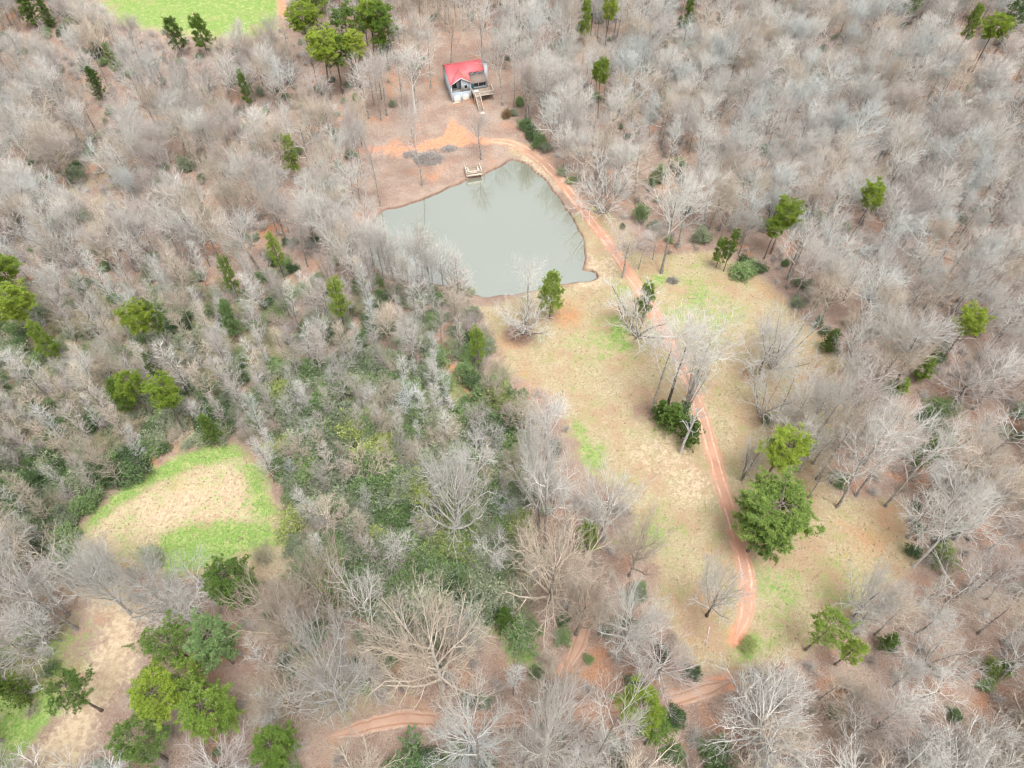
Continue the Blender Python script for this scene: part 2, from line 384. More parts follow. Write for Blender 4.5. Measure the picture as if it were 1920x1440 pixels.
attrs = {
 'moss': mx(pol([(520,700),(880,690),(950,760),(1010,1020),(980,1190),(760,1220),(560,1080),(525,900)], 5)*.85, pol([(-200,560),(300,540),(600,620),(760,680),(520,820),(430,832),(350,850),(180,955),(60,1080),(-200,1080)], 8)*.55,
            pol([(450,1180),(760,1180),(800,1320),(640,1400),(450,1330)], 5)*.5, pol([(-100,1150),(150,1150),(190,1250),(60,1440),(-100,1440)], 4)*.7, pol([(0,250),(180,220),(330,420),(200,520),(0,480)], 8)*.4),
 'grass': mx(pol(CLEAR, 4), pol(FIELD, 2), pol(MEADOW, 4), .75*pol([(930,250),(990,270),(1020,300),(960,292)], 3), lin(TRACK[60:190], 6.5, 2.5)*.95),
 'straw': mx(pol([(180,960),(300,900),(420,850),(490,900),(510,980),(380,985),(300,1005),(200,1010),(130,1040)], 4)*.85,
             pol([(60,1110),(150,1075),(260,1090),(280,1140),(255,1200),(250,1260),(200,1330),(130,1440),(20,1440),(60,1400),(130,1330),(170,1250),(200,1160),(150,1120)], 4),
             blob(1290,905,8,6)*.55, blob(1130,500,5,4)*.8, blob(1240,860,9,6)*.5, pol([(1100,470),(1160,500),(1140,540),(1080,540)],2)*.8,
             pol([(930,250),(1010,290),(1060,360),(1040,355),(980,300)],2)*.6),
 'green': mx(pol(FIELD[:5]+[(300,1060),(120,1050)]+FIELD[9:], 3)*.34, pol(CLEAR, 6)*.08, pol([(425,832),(470,850),(440,860),(370,870),(300,900),(230,940),(180,985),(150,1000),(180,955),(280,888),(350,850)], 2.5)*1.35,
             pol([(300,1010),(380,985),(500,985),(535,1015),(450,1035),(390,1060),(320,1075),(300,1040)], 3)*1.4, pol([(430,836),(500,880),(520,965),(480,975),(450,880)], 3)*1.0,
             pol(MEADOW, 5)*.80,
             pol([(1135,590),(1165,585),(1180,630),(1195,650),(1165,665),(1140,640)], 2.5)*.85, pol([(1065,780),(1100,800),(1135,860),(1125,895),(1090,870)], 3)*.9,
             blob(1225,1000,6,5)*.6, pol([(1240,500),(1300,500),(1370,545),(1420,590),(1370,640),(1300,640),(1250,600)], 8)*.62, pol([(1195,530),(1245,500),(1260,530),(1215,545)], 3)*.8,
             pol([(945,1195),(1010,1190),(1015,1250),(940,1260)], 2)*.72, blob(1405,1215,3.5,3)*.8, blob(1460,1110,7,6)*.55, blob(1120,640,9,8)*.5,
             pol([(-40,1190),(60,1150),(180,1180),(160,1230),(60,1250),(-40,1260)], 3)*.62, pol([(-60,1460),(-40,1300),(50,1290),(100,1280),(125,1320),(60,1400),(30,1460)], 2)*.8,
             blob(1580,1090,9,6)*.38, blob(1160,545,4,3)*.6, blob(1245,620,4,3)*.6),
 'rust': mx(pol([(1540,960),(1680,940),(1720,1040),(1640,1080),(1560,1040)], 7)*.62, pol([(1290,470),(1360,470),(1450,530),(1500,600),(1440,570),(1350,510)], 4)*.5, pol([(1330,700),(1400,690),(1440,800),(1400,860),(1340,800)], 6)*.42, pol([(930,600),(980,660),(1040,740),(1000,740),(940,680)], 4)*.5, blob(1065,590,5,5)*.75, blob(960,640,6,6)*.6, blob(860,250,6,5)*.0, blob(1590,960,7,6)*.3, pol([(1450,520),(1560,640),(1580,700),(1500,720),(1480,640)], 5)*.45, blob(1290,1200,7,6)*.45, blob(1270,350,6,4)*.8, blob(1330,330,7,5)*.5),
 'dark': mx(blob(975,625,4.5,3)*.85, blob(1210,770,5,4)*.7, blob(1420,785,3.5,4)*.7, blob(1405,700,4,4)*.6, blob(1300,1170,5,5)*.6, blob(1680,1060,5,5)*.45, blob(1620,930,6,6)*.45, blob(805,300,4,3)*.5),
 'clay': mx(lin(TRACK, 1.5, .9)*.8, lin(YARD_TRACK, 2.2, 2.2)*.8, pol([(848,222),(858,235),(905,262),(870,275),(815,276),(790,268),(832,255)], 1.8)*.95,
            pol([(640,270),(780,262),(800,282),(740,300),(640,300)], 5)*.5, lin(LANE, 2.0, 2.2)*.38, pol([(1260,1290),(1380,1260),(1390,1285),(1270,1330)], 2)*.8, lin(SPUR, 1.6, 1.2)*.6, lin(SMALLPATH, 1.0, .8)*.8,
            pol([(520,-40),(545,-40),(535,52),(522,50)], 1.5)*.9, pol([(650,600),(720,560),(760,640),(700,660)], 6)*.35, blob(345,925,5,4)*.3),
}
d = np.full(len(Xf), -99.0); d[win] = sdist(Xf[win], Yf[win], POND)
attrs['mud'] = np.clip(1-np.abs(d-.3)/1.3, 0, 1)*.85
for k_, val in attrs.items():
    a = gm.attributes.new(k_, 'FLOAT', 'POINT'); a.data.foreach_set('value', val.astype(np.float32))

# ------------------------------------------------------------------ pond
mb = MB(); pl = POND; n_ = len(pl); ctr = pl.mean(0)
def tri_fill(poly, z):
    from mathutils.geometry import tessellate_polygon
    return tessellate_polygon([[Vector((x, y, z)) for x, y in poly]])
big = pl+(pl-ctr)/np.linalg.norm(pl-ctr, axis=1, keepdims=True)*.5
tr = [tuple(t) for t in tri_fill(big, 0)]
v3 = np.column_stack([big, np.full(n_, WATER_Z)])
def up(t):
    a, b, c = (big[i] for i in t); return t if np.cross(b-a, c-a) > 0 else t[::-1]
mb.add(v3, t=[up(t) for t in tr])
pond = tag(mb.build('pond_water', M['water']), kind='structure')

# ------------------------------------------------------------------ tracks
def ribbon(name, line, half, mat, ruts=(-.5, .5), off=.05, seed=0):
    r = np.random.default_rng(seed); n = len(line); across = np.linspace(-1, 1, 13)
    T = np.gradient(line, axis=0); T /= np.linalg.norm(T, axis=1, keepdims=True); N = np.stack([T[:, 1], -T[:, 0]], 1)
    wl_ = half*(1+.16*np.convolve(r.normal(0, 1, n+8), np.ones(5)/5, 'same')[4:-4]+.05*r.normal(0, 1, n))
    wr_ = half*(1+.16*np.convolve(r.normal(0, 1, n+8), np.ones(5)/5, 'same')[4:-4]+.05*r.normal(0, 1, n))
    taper = np.minimum(1, np.minimum(np.arange(n), n-1-np.arange(n))/6+.15); wl_ *= taper; wr_ *= taper
    W = np.where(across[None] < 0, wl_[:, None], wr_[:, None])*across[None]
    P = line[:, None]+N[:, None]*W[:, :, None]
    rut = np.max([np.exp(-((across-c)/.17)**2) for c in ruts], 0)
    z = ground_h(P[..., 0].ravel(), P[..., 1].ravel()).reshape(n, 13)+off+.05*(1-np.abs(across)**2)-.045*rut
    z[:, 0] -= off+.03; z[:, -1] -= off+.03
    m = MB(); idx = np.arange(n*13).reshape(n, 13)
    q = np.stack([idx[:-1, :-1], idx[:-1, 1:], idx[1:, 1:], idx[1:, :-1]], -1).reshape(-1, 4)
    m.add(np.concatenate([P, z[..., None]], 2), q)
    o = m.build(name, mat, smooth=True)
    for nm, val in (('rut', np.tile(rut, n)), ('edge', np.tile(np.abs(across)**3, n))):
        a = o.data.attributes.new(nm, 'FLOAT', 'POINT'); a.data.foreach_set('value', val.astype(np.float32))
    return tag(o, kind='structure')
ribbon('dirt_track', TRACK, 1.55, M['track'], seed=1)
ribbon('muddy_lane', LANE, 1.35, M['lane'], seed=2)
ribbon('rutted_spur', SPUR, 1.3, M['lane'], seed=3)

# ------------------------------------------------------------------ branching growth (level by level, all branches of a level at once)
def norm(v): return v/(np.linalg.norm(v, axis=-1, keepdims=True)+1e-9)
def path(start, d, L, n, upb, wob, r):
    """start (B,3), d (B,3), L (B,) -> (B,n,3)"""
    B = len(start); P = np.zeros((B, n, 3)); P[:, 0] = start; d = norm(d); st = (L/(n-1))[:, None]
    for j in range(1, n):
        P[:, j] = P[:, j-1]+d*st
        d = d+r.normal(0, wob, (B, 3)); d[:, 2] += upb; d = norm(d)
    return P
def sprout(P, Rr, k, t0, t1, ang, L, n, upb, wob, r, rfrac=.6, rmin=.01, tip=.35, lpow=None, flat=0.0):
    """k children on every parent between t0 and t1; L(t) gives lengths"""
    B, n0 = P.shape[:2]
    t = ((np.arange(k)+r.uniform(0, 1, (B, k)))/k)*(t1-t0)+t0
    f = t*(n0-1); i = np.clip(f.astype(int), 0, n0-2); f = (f-i)[..., None]; bi = np.arange(B)[:, None]
    pos = P[bi, i]*(1-f)+P[bi, i+1]*f
    T = norm(P[bi, i+1]-P[bi, i]); rad = Rr[bi, i]*(1-f[..., 0])+Rr[bi, i+1]*f[..., 0]
    ref = np.where(np.abs(T[..., 2:3]) > .9, [[[1., 0, 0]]], [[[0, 0, 1.]]])
    U = norm(np.cross(T, ref)); V = np.cross(T, U)
    az = r.uniform(0, 6.28, (B, 1))+np.arange(k)*2.4+r.normal(0, .4, (B, k))
    a = np.radians(r.normal(ang, 9, (B, k)))[..., None]
    d = T*np.cos(a)+(U*np.cos(az)[..., None]+V*np.sin(az)[..., None])*np.sin(a)
    d[..., 2] *= 1-flat
    ln = L(t)*r.uniform(.7, 1.25, (B, k))
    start = pos.reshape(-1, 3); ln = ln.ravel()
    Q = path(start, d.reshape(-1, 3), ln, n, upb, wob, r)
    r0 = np.maximum(rad.ravel()*rfrac, rmin)
    RQ = r0[:, None]*np.linspace(1, tip, n)[None]
    return Q, RQ

def oak(seed, h=18.0, limbs=9, spread=52, lo=.34, dens=1.0, twig=.021, r0=.34, bend=.05, limbL=.52, n2=7, trunk_f=.72, upl=.085):
    r = np.random.default_rng(seed)
    n = 9
    t = path(np.zeros((1, 3)), np.array([[r.normal(0, .04), r.normal(0, .04), 1.]]), np.array([h*trunk_f]), n, .12, bend, r)
    rt = (r0*np.linspace(1.0, .28, n)**1.0)[None]; rt[:, 0] *= 1.35
    l1, r1 = sprout(t, rt, limbs, lo, 1.0, spread, lambda q: h*limbL*(1.12-.55*q), 9, upl, .085, r, .62, .09, .3)
    l2, r2 = sprout(l1, r1, n2, .22, 1.0, 42, lambda q: h*.20*(1.25-.55*q), 7, .07, .10, r, .62, .05, .4)
    l3, r3 = sprout(l2, r2, int(5*dens), .12, 1.0, 38, lambda q: h*.105*(1.2-.5*q), 5, .06, .10, r, .62, .03, .45)
    l4, r4 = sprout(l3, r3, int(3.6*dens), .15, 1.0, 34, lambda q: h*.06*(1.2-.4*q), 3, .05, .10, r, .5, twig*.62, .6)
    tr = MB(); tr.tubes(t, rt, 8)
    cr = MB(); cr.tubes(l1, r1, 5); cr.tubes(l2, r2, 4); cr.tubes(l3, r3, 3); cr.tubes(l4, r4, 3)
    return tr, cr
def upright(seed, h=16.0, limbs=34, width=.17, lo=.22, ang=48, twig=.02, r0=.17):
    r = np.random.default_rng(seed); n = 11
    t = path(np.zeros((1, 3)), np.array([[r.normal(0, .03), r.normal(0, .03), 1.]]), np.array([h*.97]), n, .2, .03, r)
    rt = (r0*np.linspace(1, .12, n))[None]
    l1, r1 = sprout(t, rt, limbs, lo, .98, ang, lambda q: h*width*(1.35-1.05*q)*(.55+.6*np.minimum(1, (q-lo)/.25)), 6, .11, .06, r, .5, .045, .35)
    l2, r2 = sprout(l1, r1, 5, .2, 1.0, 38, lambda q: h*.075*(1.2-.5*q), 4, .08, .09, r, .6, .026, .5)
    l3, r3 = sprout(l2, r2, 4, .15, 1.0, 34, lambda q: h*.048*(1.2-.4*q), 3, .06, .10, r, .6, twig*.5, .5)
    l4, r4 = sprout(l1, r1, 3, .5, 1.0, 30, lambda q: h*.05*(1.2-.4*q), 3, .06, .10, r, .4, twig*.5, .5)
    tr = MB(); tr.tubes(t, rt, 6)
    cr = MB(); cr.tubes(l1, r1, 4); cr.tubes(l2, r2, 3); cr.tubes(l3, r3, 3); cr.tubes(l4, r4, 3)
    return tr, cr
def multistem(seed, h=11.0, stems=7, lean=20, twig=.022, r0=.17, dens=5):
    r = np.random.default_rng(seed); az = np.arange(stems)*6.283/stems+r.normal(0, .3, stems); a = np.radians(r.uniform(lean*.3, lean*1.5, stems))
    d = np.stack([np.cos(az)*np.sin(a), np.sin(az)*np.sin(a), np.cos(a)], 1); st = d*np.array([.35, .35, 0])
    st[:, 2] = -.1
    t = path(st, d, h*r.uniform(.6, .8, stems), 8, .02, .06, r); rt = r0*np.linspace(1, .25, 8)[None]*r.uniform(.7, 1.1, (stems, 1))
    l1, r1 = sprout(t, rt, 9, .25, 1.0, 42, lambda q: h*.30*(1.15-.6*q), 6, .06, .10, r, .55, .045, .3)
    l2, r2 = sprout(l1, r1, 5, .2, 1.0, 38, lambda q: h*.12*(1.2-.5*q), 4, .05, .1, r, .6, .026, .4)
    l3, r3 = sprout(l2, r2, dens, .15, 1.0, 36, lambda q: h*.07*(1.2-.4*q), 3, .04, .1, r, .6, twig*.5, .5)
    tr = MB(); tr.tubes(t, rt, 6)
    cr = MB(); cr.tubes(l1, r1, 4); cr.tubes(l2, r2, 3); cr.tubes(l3, r3, 3)
    return tr, cr
def snag(seed, h=9.0):
    r = np.random.default_rng(seed)
    t = path(np.zeros((1, 3)), np.array([[.10, .02, 1.]]), np.array([h*.8]), 8, .03, .06, r); rt = (.30*np.linspace(1, .4, 8))[None]
    l1, r1 = sprout(t, rt, 11, .35, 1.0, 58, lambda q: h*.26*np.ones_like(q), 5, .06, .2, r, .5, .08, .4)
    l2, r2 = sprout(l1, r1, 2, .4, .95, 45, lambda q: h*.10*np.ones_like(q), 3, .05, .2, r, .6, .05, .4)
    tr = MB(); tr.tubes(t, rt, 7)
    cr = MB(); cr.tubes(l1, r1, 5); cr.tubes(l2, r2, 4)
    return tr, cr

def blades(mb, pos, dirs, k, length, width, spread, r, tones):
    """k narrow blades fanned round each tip direction"""
    B = len(pos)
    d = norm(dirs[:, None]+r.normal(0, spread, (B, k, 3))); ln = length*r.uniform(.7, 1.2, (B, k, 1))
    s = norm(np.cross(d, r.normal(0, 1, (B, k, 3))))*width
    p = pos[:, None]+np.zeros((B, k, 3))
    v = np.stack([p-s*.35, p+d*ln*.55-s, p+d*ln, p+d*ln*.55+s], 2).reshape(-1, 3)
    mb.add(v, np.arange(B*k*4).reshape(-1, 4))
    tones.append(np.repeat(np.clip(r.beta(2, 2, (B, 1))+r.normal(0, .12, (B, k)), 0, 1).ravel(), 4))
def leaf_object_mesh(name, mb, tones, mats):
    me = mb.mesh(name, mats)
    a = me.attributes.new('tone', 'FLOAT', 'POINT'); a.data.foreach_set('value', np.concatenate(tones).astype(np.float32)); return me
def pine(seed, h=20.0, lo=.48, rad=3.6, branches=34, dens=1.0, droop=.0, r0=.24, cone=.5):
    r = np.random.default_rng(seed); n = 9
    t = path(np.zeros((1, 3)), np.array([[r.normal(0, .02), r.normal(0, .02), 1.]]), np.array([h*.97]), n, .2, .02, r)
    rt = (r0*np.linspace(1, .18, n))[None]; rt[:, 0] *= 1.2
    l1, r1 = sprout(t, rt, branches, lo, .99, 66, lambda q: rad*(1.0-cone*((q-lo)/(1-lo))**1.6)*(.5+.5*np.minimum(1, (q-lo)/.1))*r.uniform(.65, 1.15, q.shape), 5, .07-droop, .08, r, .3, .03, .3)
    l2, r2 = sprout(l1, r1, 6, .28, 1.0, 45, lambda q: rad*.30*(1.2-.5*q), 3, .07, .1, r, .5, .015, .5)
    tr = MB(); tr.tubes(t, rt, 7); tr.tubes(l1, r1, 4); tr.tubes(l2, r2, 3)
    lf = MB(); tones = []
    kt = max(2, int(4*dens))
    for q in range(kt):
        f = .35+.65*q/(kt-1)
        a = l2[:, 0]*(1-f)+l2[:, -1]*f + r.normal(0, .14, (len(l2), 3))
        dd = norm(l2[:, -1]-l2[:, 0])*.6+np.array([0, 0, .55])
        blades(lf, a, dd, 15, .40, .036, .66, r, tones)
    a = l1[:, -1]; blades(lf, a, norm(l1[:, -1]-l1[:, -2])+np.array([0, 0, .6]), 20, .44, .036, .6, r, tones)
    return tr, lf, tones
def cedar(seed, h=9.0, rad=2.4, lo=.06, branches=90):
    r = np.random.default_rng(seed)
    t = path(np.zeros((1, 3)), np.array([[0, 0, 1.]]), np.array([h*.97]), 7, .2, .02, r); rt = (.16*np.linspace(1, .15, 7))[None]
    l1, r1 = sprout(t, rt, branches, lo, .99, 62, lambda q: rad*(1.05-.85*q**1.5)*r.uniform(.6, 1.1, q.shape), 4, .10, .08, r, .35, .02, .3)
    tr = MB(); tr.tubes(t, rt, 6); tr.tubes(l1, r1, 3)
    lf = MB(); tones = []
    for q in range(6):
        f = .3+.7*q/5; i = f*3; j = min(2, int(i)); g = i-j
        a = l1[:, j]*(1-g)+l1[:, j+1]*g+r.normal(0, .16, (len(l1), 3))
        blades(lf, a, norm(l1[:, -1]-l1[:, 0])+np.array([0, 0, .3]), 16, .32, .05, .75, r, tones)
    return tr, lf, tones
def shrub(seed, h=3.2, rad=2.2, stems=16, leaf=.15, per=9, gaps=1.0):
    r = np.random.default_rng(seed); az = r.uniform(0, 6.28, stems); a = np.radians(r.uniform(4, 50, stems))
    d = np.stack([np.cos(az)*np.sin(a), np.sin(az)*np.sin(a), np.cos(a)], 1)
    L = 1/np.sqrt((np.sin(a)/rad)**2+(np.cos(a)/h)**2)*r.uniform(.45, 1.15, stems)
    st = np.zeros((stems, 3)); st[:, :2] = r.normal(0, .4, (stems, 2))*rad*.4; st[:, 2] = -.05
    t = path(st, d, L*.8, 5, .05, .1, r); rt = .045*np.linspace(1, .4, 5)[None]*np.ones((stems, 1))
    l1, r1 = sprout(t, rt, 9, .25, 1.0, 48, lambda q: rad*.42*(1.2-.5*q), 4, .06, .12, r, .5, .014, .5)
    l2, r2 = sprout(l1, r1, 4, .3, 1.0, 42, lambda q: rad*.22*np.ones_like(q), 3, .05, .12, r, .6, .009, .6)
    tr = MB(); tr.tubes(t, rt, 4); tr.tubes(l1, r1, 3); tr.tubes(l2, r2, 3)
    lf = MB(); tones = []
    for f in (.4, .75, 1.0):
        a_ = l2[:, 0]*(1-f)+l2[:, -1]*f+r.normal(0, .07, (len(l2), 3))
        keep = r.uniform(0, 1, len(a_)) < gaps; a_ = a_[keep]
        blades(lf, a_, norm(l2[keep, -1]-l2[keep, 0])+np.array([0, 0, .4]), per//3, leaf*1.6, leaf*.42, .9, r, tones)
    return tr, lf, tones
def thicket(seed, h=2.6, rad=2.0, stems=26, twig=.016):
    """leafless scrub"""
    r = np.random.default_rng(seed); az = r.uniform(0, 6.28, stems); a = np.radians(r.uniform(3, 48, stems))
    d = np.stack([np.cos(az)*np.sin(a), np.sin(az)*np.sin(a), np.cos(a)], 1)
    st = np.zeros((stems, 3)); st[:, :2] = r.normal(0, .5, (stems, 2))*rad*.5; st[:, 2] = -.05
    t = path(st, d, h*r.uniform(.6, 1.1, stems), 5, .0, .14, r); rt = .03*np.linspace(1, .4, 5)[None]*np.ones((stems, 1))
    l1, r1 = sprout(t, rt, 7, .2, 1.0, 45, lambda q: h*.33*(1.2-.4*q), 4, .02, .12, r, .5, .012, .5)
    l2, r2 = sprout(l1, r1, 5, .2, 1.0, 42, lambda q: h*.16*np.ones_like(q), 3, .02, .12, r, .6, twig*.5, .6)
    tr = MB(); tr.tubes(t, rt, 4)
    cr = MB(); cr.tubes(l1, r1, 3); cr.tubes(l2, r2, 3)
    return tr, cr

# ------------------------------------------------------------------ one mesh set of each kind of plant
PROTO = {}       # key -> (trunk mesh, crown mesh, nominal height, nominal crown radius, crown centre fraction)
def put_bare(key, gen, h, rad, cc, tm='trunk', cm='pale'):
    tr, cr = gen
    PROTO[key] = (tr.mesh(key+'_trunk', [M[tm]], True), cr.mesh(key+'_crown', [M[cm]]), h, rad, cc)
for i in range(6):
    put_bare(f'oak{i}', oak(20+i, limbs=[8,10,9,7,11,9][i], spread=[50,44,56,48,40,60][i], lo=[.34,.42,.30,.46,.5,.28][i], limbL=[.52,.46,.55,.5,.42,.56][i]), 18, 6.5, .72)
for i in range(3):
    put_bare(f'dome{i}', oak(140+i, h=16, limbs=[22,19,24][i], spread=[62,56,66][i], lo=[.16,.22,.12][i], limbL=[.66,.62,.70][i], n2=8, trunk_f=.5, upl=.035, dens=1.0, bend=.08, r0=.40), 16, 8.0, .6)
for i in range(3):
    put_bare(f'tall{i}', oak(40+i, h=21, limbs=8, spread=[30,34,27][i], lo=[.45,.38,.5][i], limbL=.42, r0=.27), 21, 4.5, .78)
for i in range(4):
    put_bare(f'slim{i}', upright(60+i, limbs=[34,28,38,30][i], width=[.17,.20,.15,.18][i], lo=[.22,.3,.18,.26][i]), 16, 2.6, .62)
for i in range(2):
    put_bare(f'sap{i}', upright(80+i, h=9, limbs=18, width=.20, lo=.3, r0=.08, twig=.018), 9, 1.6, .65)
for i in range(3):
    put_bare(f'multi{i}', multistem(90+i, stems=[7,9,6][i], lean=[30,38,26][i]), 11, 4.0, .6)
put_bare('snag0', snag(99), 9, 2.2, .6, 'snag', 'snag')
for i in range(3): put_bare(f'scrub{i}', thicket(110+i), 2.6, 2.0, .5)
def put_leafy(key, gen, h, rad, cc, bm, lm):
    tr, lf, tones = gen
    PROTO[key] = (tr.mesh(key+'_trunk', [M[bm]], True), leaf_object_mesh(key+'_crown', lf, tones, [M[lm]]), h, rad, cc)
for i in range(4): put_leafy(f'pine{i}', pine(200+i, lo=[.5,.42,.56,.36][i], rad=[3.6,3.3,3.8,3.0][i], branches=[34,38,30,42][i], cone=[.45,.55,.35,.7][i]), 20, 3.6, .76, 'pine_bark', 'needle')
for i in range(2): put_leafy(f'full{i}', pine(210+i, lo=.40, rad=3.6, branches=[62,54][i], dens=1.6, cone=[.30,.42][i]), 20, 3.7, .74, 'pine_bark', 'needle')
for i in range(2): put_leafy(f'round{i}', pine(214+i, lo=[.66,.6][i], rad=3.6, branches=[46,42][i], dens=1.5, cone=[.25,.4][i]), 20, 3.7, .84, 'pine_bark', 'needle_lime')
for i in range(2): put_leafy(f'young{i}', pine(220+i, h=12, lo=.22, rad=2.8, branches=40, r0=.15, cone=.75), 12, 2.6, .6, 'pine_bark', 'needle')
for i in range(2): put_leafy(f'cedar{i}', cedar(230+i), 9, 2.3, .5, 'pine_bark', 'needle_dark')
for i in range(4): put_leafy(f'shrub{i}', shrub(240+i, gaps=[1,.8,.9,.6][i]), 3.2, 2.2, .5, 'mauve', 'shrub')
for i in range(2):
    put_leafy(f'leafy{i}', shrub(250+i, h=9, rad=4.2, stems=22, leaf=.20, per=9, gaps=.8), 9, 4.2, .62, 'pale', 'budding')

def tuft(seed):
    r = np.random.default_rng(seed); out = []
    for k in (8, 10):
        m = MB(); a = r.normal(0, .10, (k, 3)); a[:, 2] = 0
        blades(m, a, np.tile([0, 0, 1.], (k, 1)), 3, .32, .03, .55, r, []); out.append(m)
    return out
for i in range(3): put_bare(f'tuft{i}', tuft(300+i), .35, .3, .5, 'tuft_dry', 'tuft_dry')
def plant(key, name, x, y, s, rz, label, cat, group=None, crown_mat=None, trunk_mat=None, sxy=None, tilt=0.0):
    tm, cm, h, rad, cc = PROTO[key]
    z = float(ground_h(x, y))-.05
    sx = sxy if sxy else s
    root = empty(name, (x, y, z), rz, (sx, sx, s))
    if tilt: root.rotation_euler = (R_(tilt*math.cos(rz*7)), R_(tilt*math.sin(rz*5)), rz)
    tag(root, label, cat, group)
    a = link('trunk' if not key.startswith(('shrub', 'scrub')) else 'stems', tm, root); b = link('crown' if not key.startswith(('shrub', 'scrub')) else 'foliage', cm, root)
    for o, m in ((a, trunk_mat), (b, crown_mat)):
        if m: o.material_slots[0].link = 'OBJECT'; o.material_slots[0].material = M[m]
    return root

# ------------------------------------------------------------------ house
def build_house():
    o0 = gpt(848, 192); e0 = gpt(884, 184.5)
    rz = math.atan2(e0[1]-o0[1], e0[0]-o0[0])
    root = empty('house', (o0[0], o0[1], o0[2]-.05), rz)
    tag(root, 'grey two storey house with red metal roof and timber deck above pond', 'house')
    W_ = simple('house_siding', (.40,.455,.50), .7, .3, .06, 1.5); TR = simple('house_trim', (.70,.70,.68), .6, .3, .04)
    RED = simple('red_metal_roof', (.56,.13,.145), .5, .4, .10, .8); SH = simple('brown_shingles', (.28,.22,.19), .9, .1, .2, 4)
    GL = NT('window_glass', .08, .6).done((.015,.02,.03)); DK = simple('deck_timber', (.42,.33,.26), .9, .1, .2, 2)
    PALE = simple('weathered_rail', (.66,.60,.54), .9, .1, .12); DOOR = simple('garage_door', (.62,.60,.54), .6, .3, .05); STEP = simple('concrete_sill', (.62,.52,.38), .9, .1, .1)
    TEAL = simple('teal_door', (.05,.22,.22), .5, .3, .1); CAP = simple('chimney_cap', (.20,.21,.23), .6, .3, .1); GR = simple('gutter_leaves', (.30,.22,.14), .95, .05, .25, 5)
    W, LB, EZ = 11.1, 6.2, 5.75                 # total width, front block width, eave height
    RY, RZ, BY, BZ = 7.2, 8.5, 11.0, 6.6        # main ridge, back eave
    PK = 7.55; VY = (PK-EZ)/((RZ-EZ)/RY)        # front gable peak and where its ridge meets the main slope
    sl = lambda y: EZ+(RZ-EZ)/RY*y
    w = MB()
    # front block walls (pentagon front, with a balcony recess upper left)
    w.box(0, LB, .0, .16, -1.2, 3.05); w.box(3.35, LB, .0, .16, 3.05, EZ)
    w.add([(3.35,0,EZ),(LB,0,EZ),(3.35,0,PK-.12),(3.35,.16,EZ),(LB,.16,EZ),(3.35,.16,PK-.12)], t=[(0,1,2),(5,4,3)], q=[(0,2,5,3),(1,4,5,2)])
    w.box(0, 3.35, 1.6, 1.76, 3.05, EZ+.5); w.box(3.19, 3.35, .16, 1.6, 3.05, EZ+1.2); w.box(.0, 3.35, .16, 1.6, 2.9, 3.05)
    w.box(0, .16, .16, BY, -1.2, 5.7); w.add([(0,.1,5.7),(0,RY,5.7),(0,RY,RZ-.15),(.16,.1,5.7),(.16,RY,5.7),(.16,RY,RZ-.15)], t=[(0,2,1),(3,4,5)], q=[(0,3,5,2)])
    w.add([(0,RY,5.7),(0,BY,5.7),(0,BY,BZ-.15),(0,RY,RZ-.15),(.16,RY,5.7),(.16,BY,5.7),(.16,BY,BZ-.15),(.16,RY,RZ-.15)], [(0,3,2,1),(4,5,6,7),(3,7,6,2)])
    w.box(LB-.16, LB, .16, 3.6, -1.2, 5.7); w.box(.16, W, BY-.16, BY, -1.2, BZ-.15)
    w.box(LB, W, 3.6, 3.76, -1.2, sl(3.6)-.12)
    w.box(W-.16, W, 3.76, BY-.16, -1.2, 6.5); w.add([(W,3.7,6.5),(W,RY,6.5),(W,RY,RZ-.15),(W-.16,3.7,6.5),(W-.16,RY,6.5),(W-.16,RY,RZ-.15)], t=[(0,1,2),(5,4,3)], q=[(0,2,5,3)])
    # sun room
    w.box(LB, W+.2, .9, 1.02, 2.75, 3.4); w.box(W+.08, W+.2, 1.02, 3.6, -.6, 4.9); w.box(LB, W+.2, .9, 1.02, 4.75, 4.95)
    w.build('wall', W_, root)
    rf = MB()
    a = .35
    # main front slope left and right of the front gable, then the gable's two slopes
    rf.slab([(-a,-a,EZ-.1),(LB/2,VY,PK),(LB/2,RY,RZ),(-a,RY,RZ)][::1], .12)
    rf.slab([(LB/2,VY,PK),(LB+a*.3,.05,EZ+.02),(LB+a*.3,3.3,sl(3.3)),(W+a,3.3,sl(3.3)),(W+a,RY,RZ),(LB/2,RY,RZ)], .12)
    rf.slab([(-a,-a,EZ-.1),(LB/2,-a,PK+.03),(LB/2,VY,PK+.03)], .1)
    rf.slab([(LB/2,-a,PK+.03),(LB+a,-a,EZ-.12),(LB+a*.3,.05,EZ+.05),(LB/2,VY,PK+.03)], .1)
    rf.slab([(-a,RY,RZ),(W+a,RY,RZ),(W+a,BY+a,BZ-.2),(-a,BY+a,BZ-.2)], .12)
    r_ = rf.build('roof', RED, root)
    rb = MB()
    for x in np.arange(.2, W+.2, .62):
        y0 = VY*(1-abs(x-LB/2)/(LB/2))+.25 if x < LB else 3.35
        if y0 < RY-.4: rb.bar((x, y0, sl(y0)+.03), (x, RY-.05, RZ+.02), .05, .06)
    rb.build('roof_rib', RED, r_)
    rc = MB(); rc.bar((-a, RY, RZ+.03), (W+a, RY, RZ+.03), .3, .06); rc.build('ridge_cap', RED, r_)
    vl = MB(); vl.bar((LB/2+.15, VY-.05, PK+.04), (LB+.05, .25, EZ+.16), .4, .05); vl.build('leaf_filled_valley', GR, r_)
    ps = MB(); ps.slab([(LB+.1,.55,4.85),(W+.55,.55,4.85),(W+.55,3.58,6.05),(LB+.1,3.58,6.05)], .12); ps.build('porch_roof', SH, root)
    def trim(name, fn):
        tm = MB(); fn(tm); tm.build(name, TR, root)
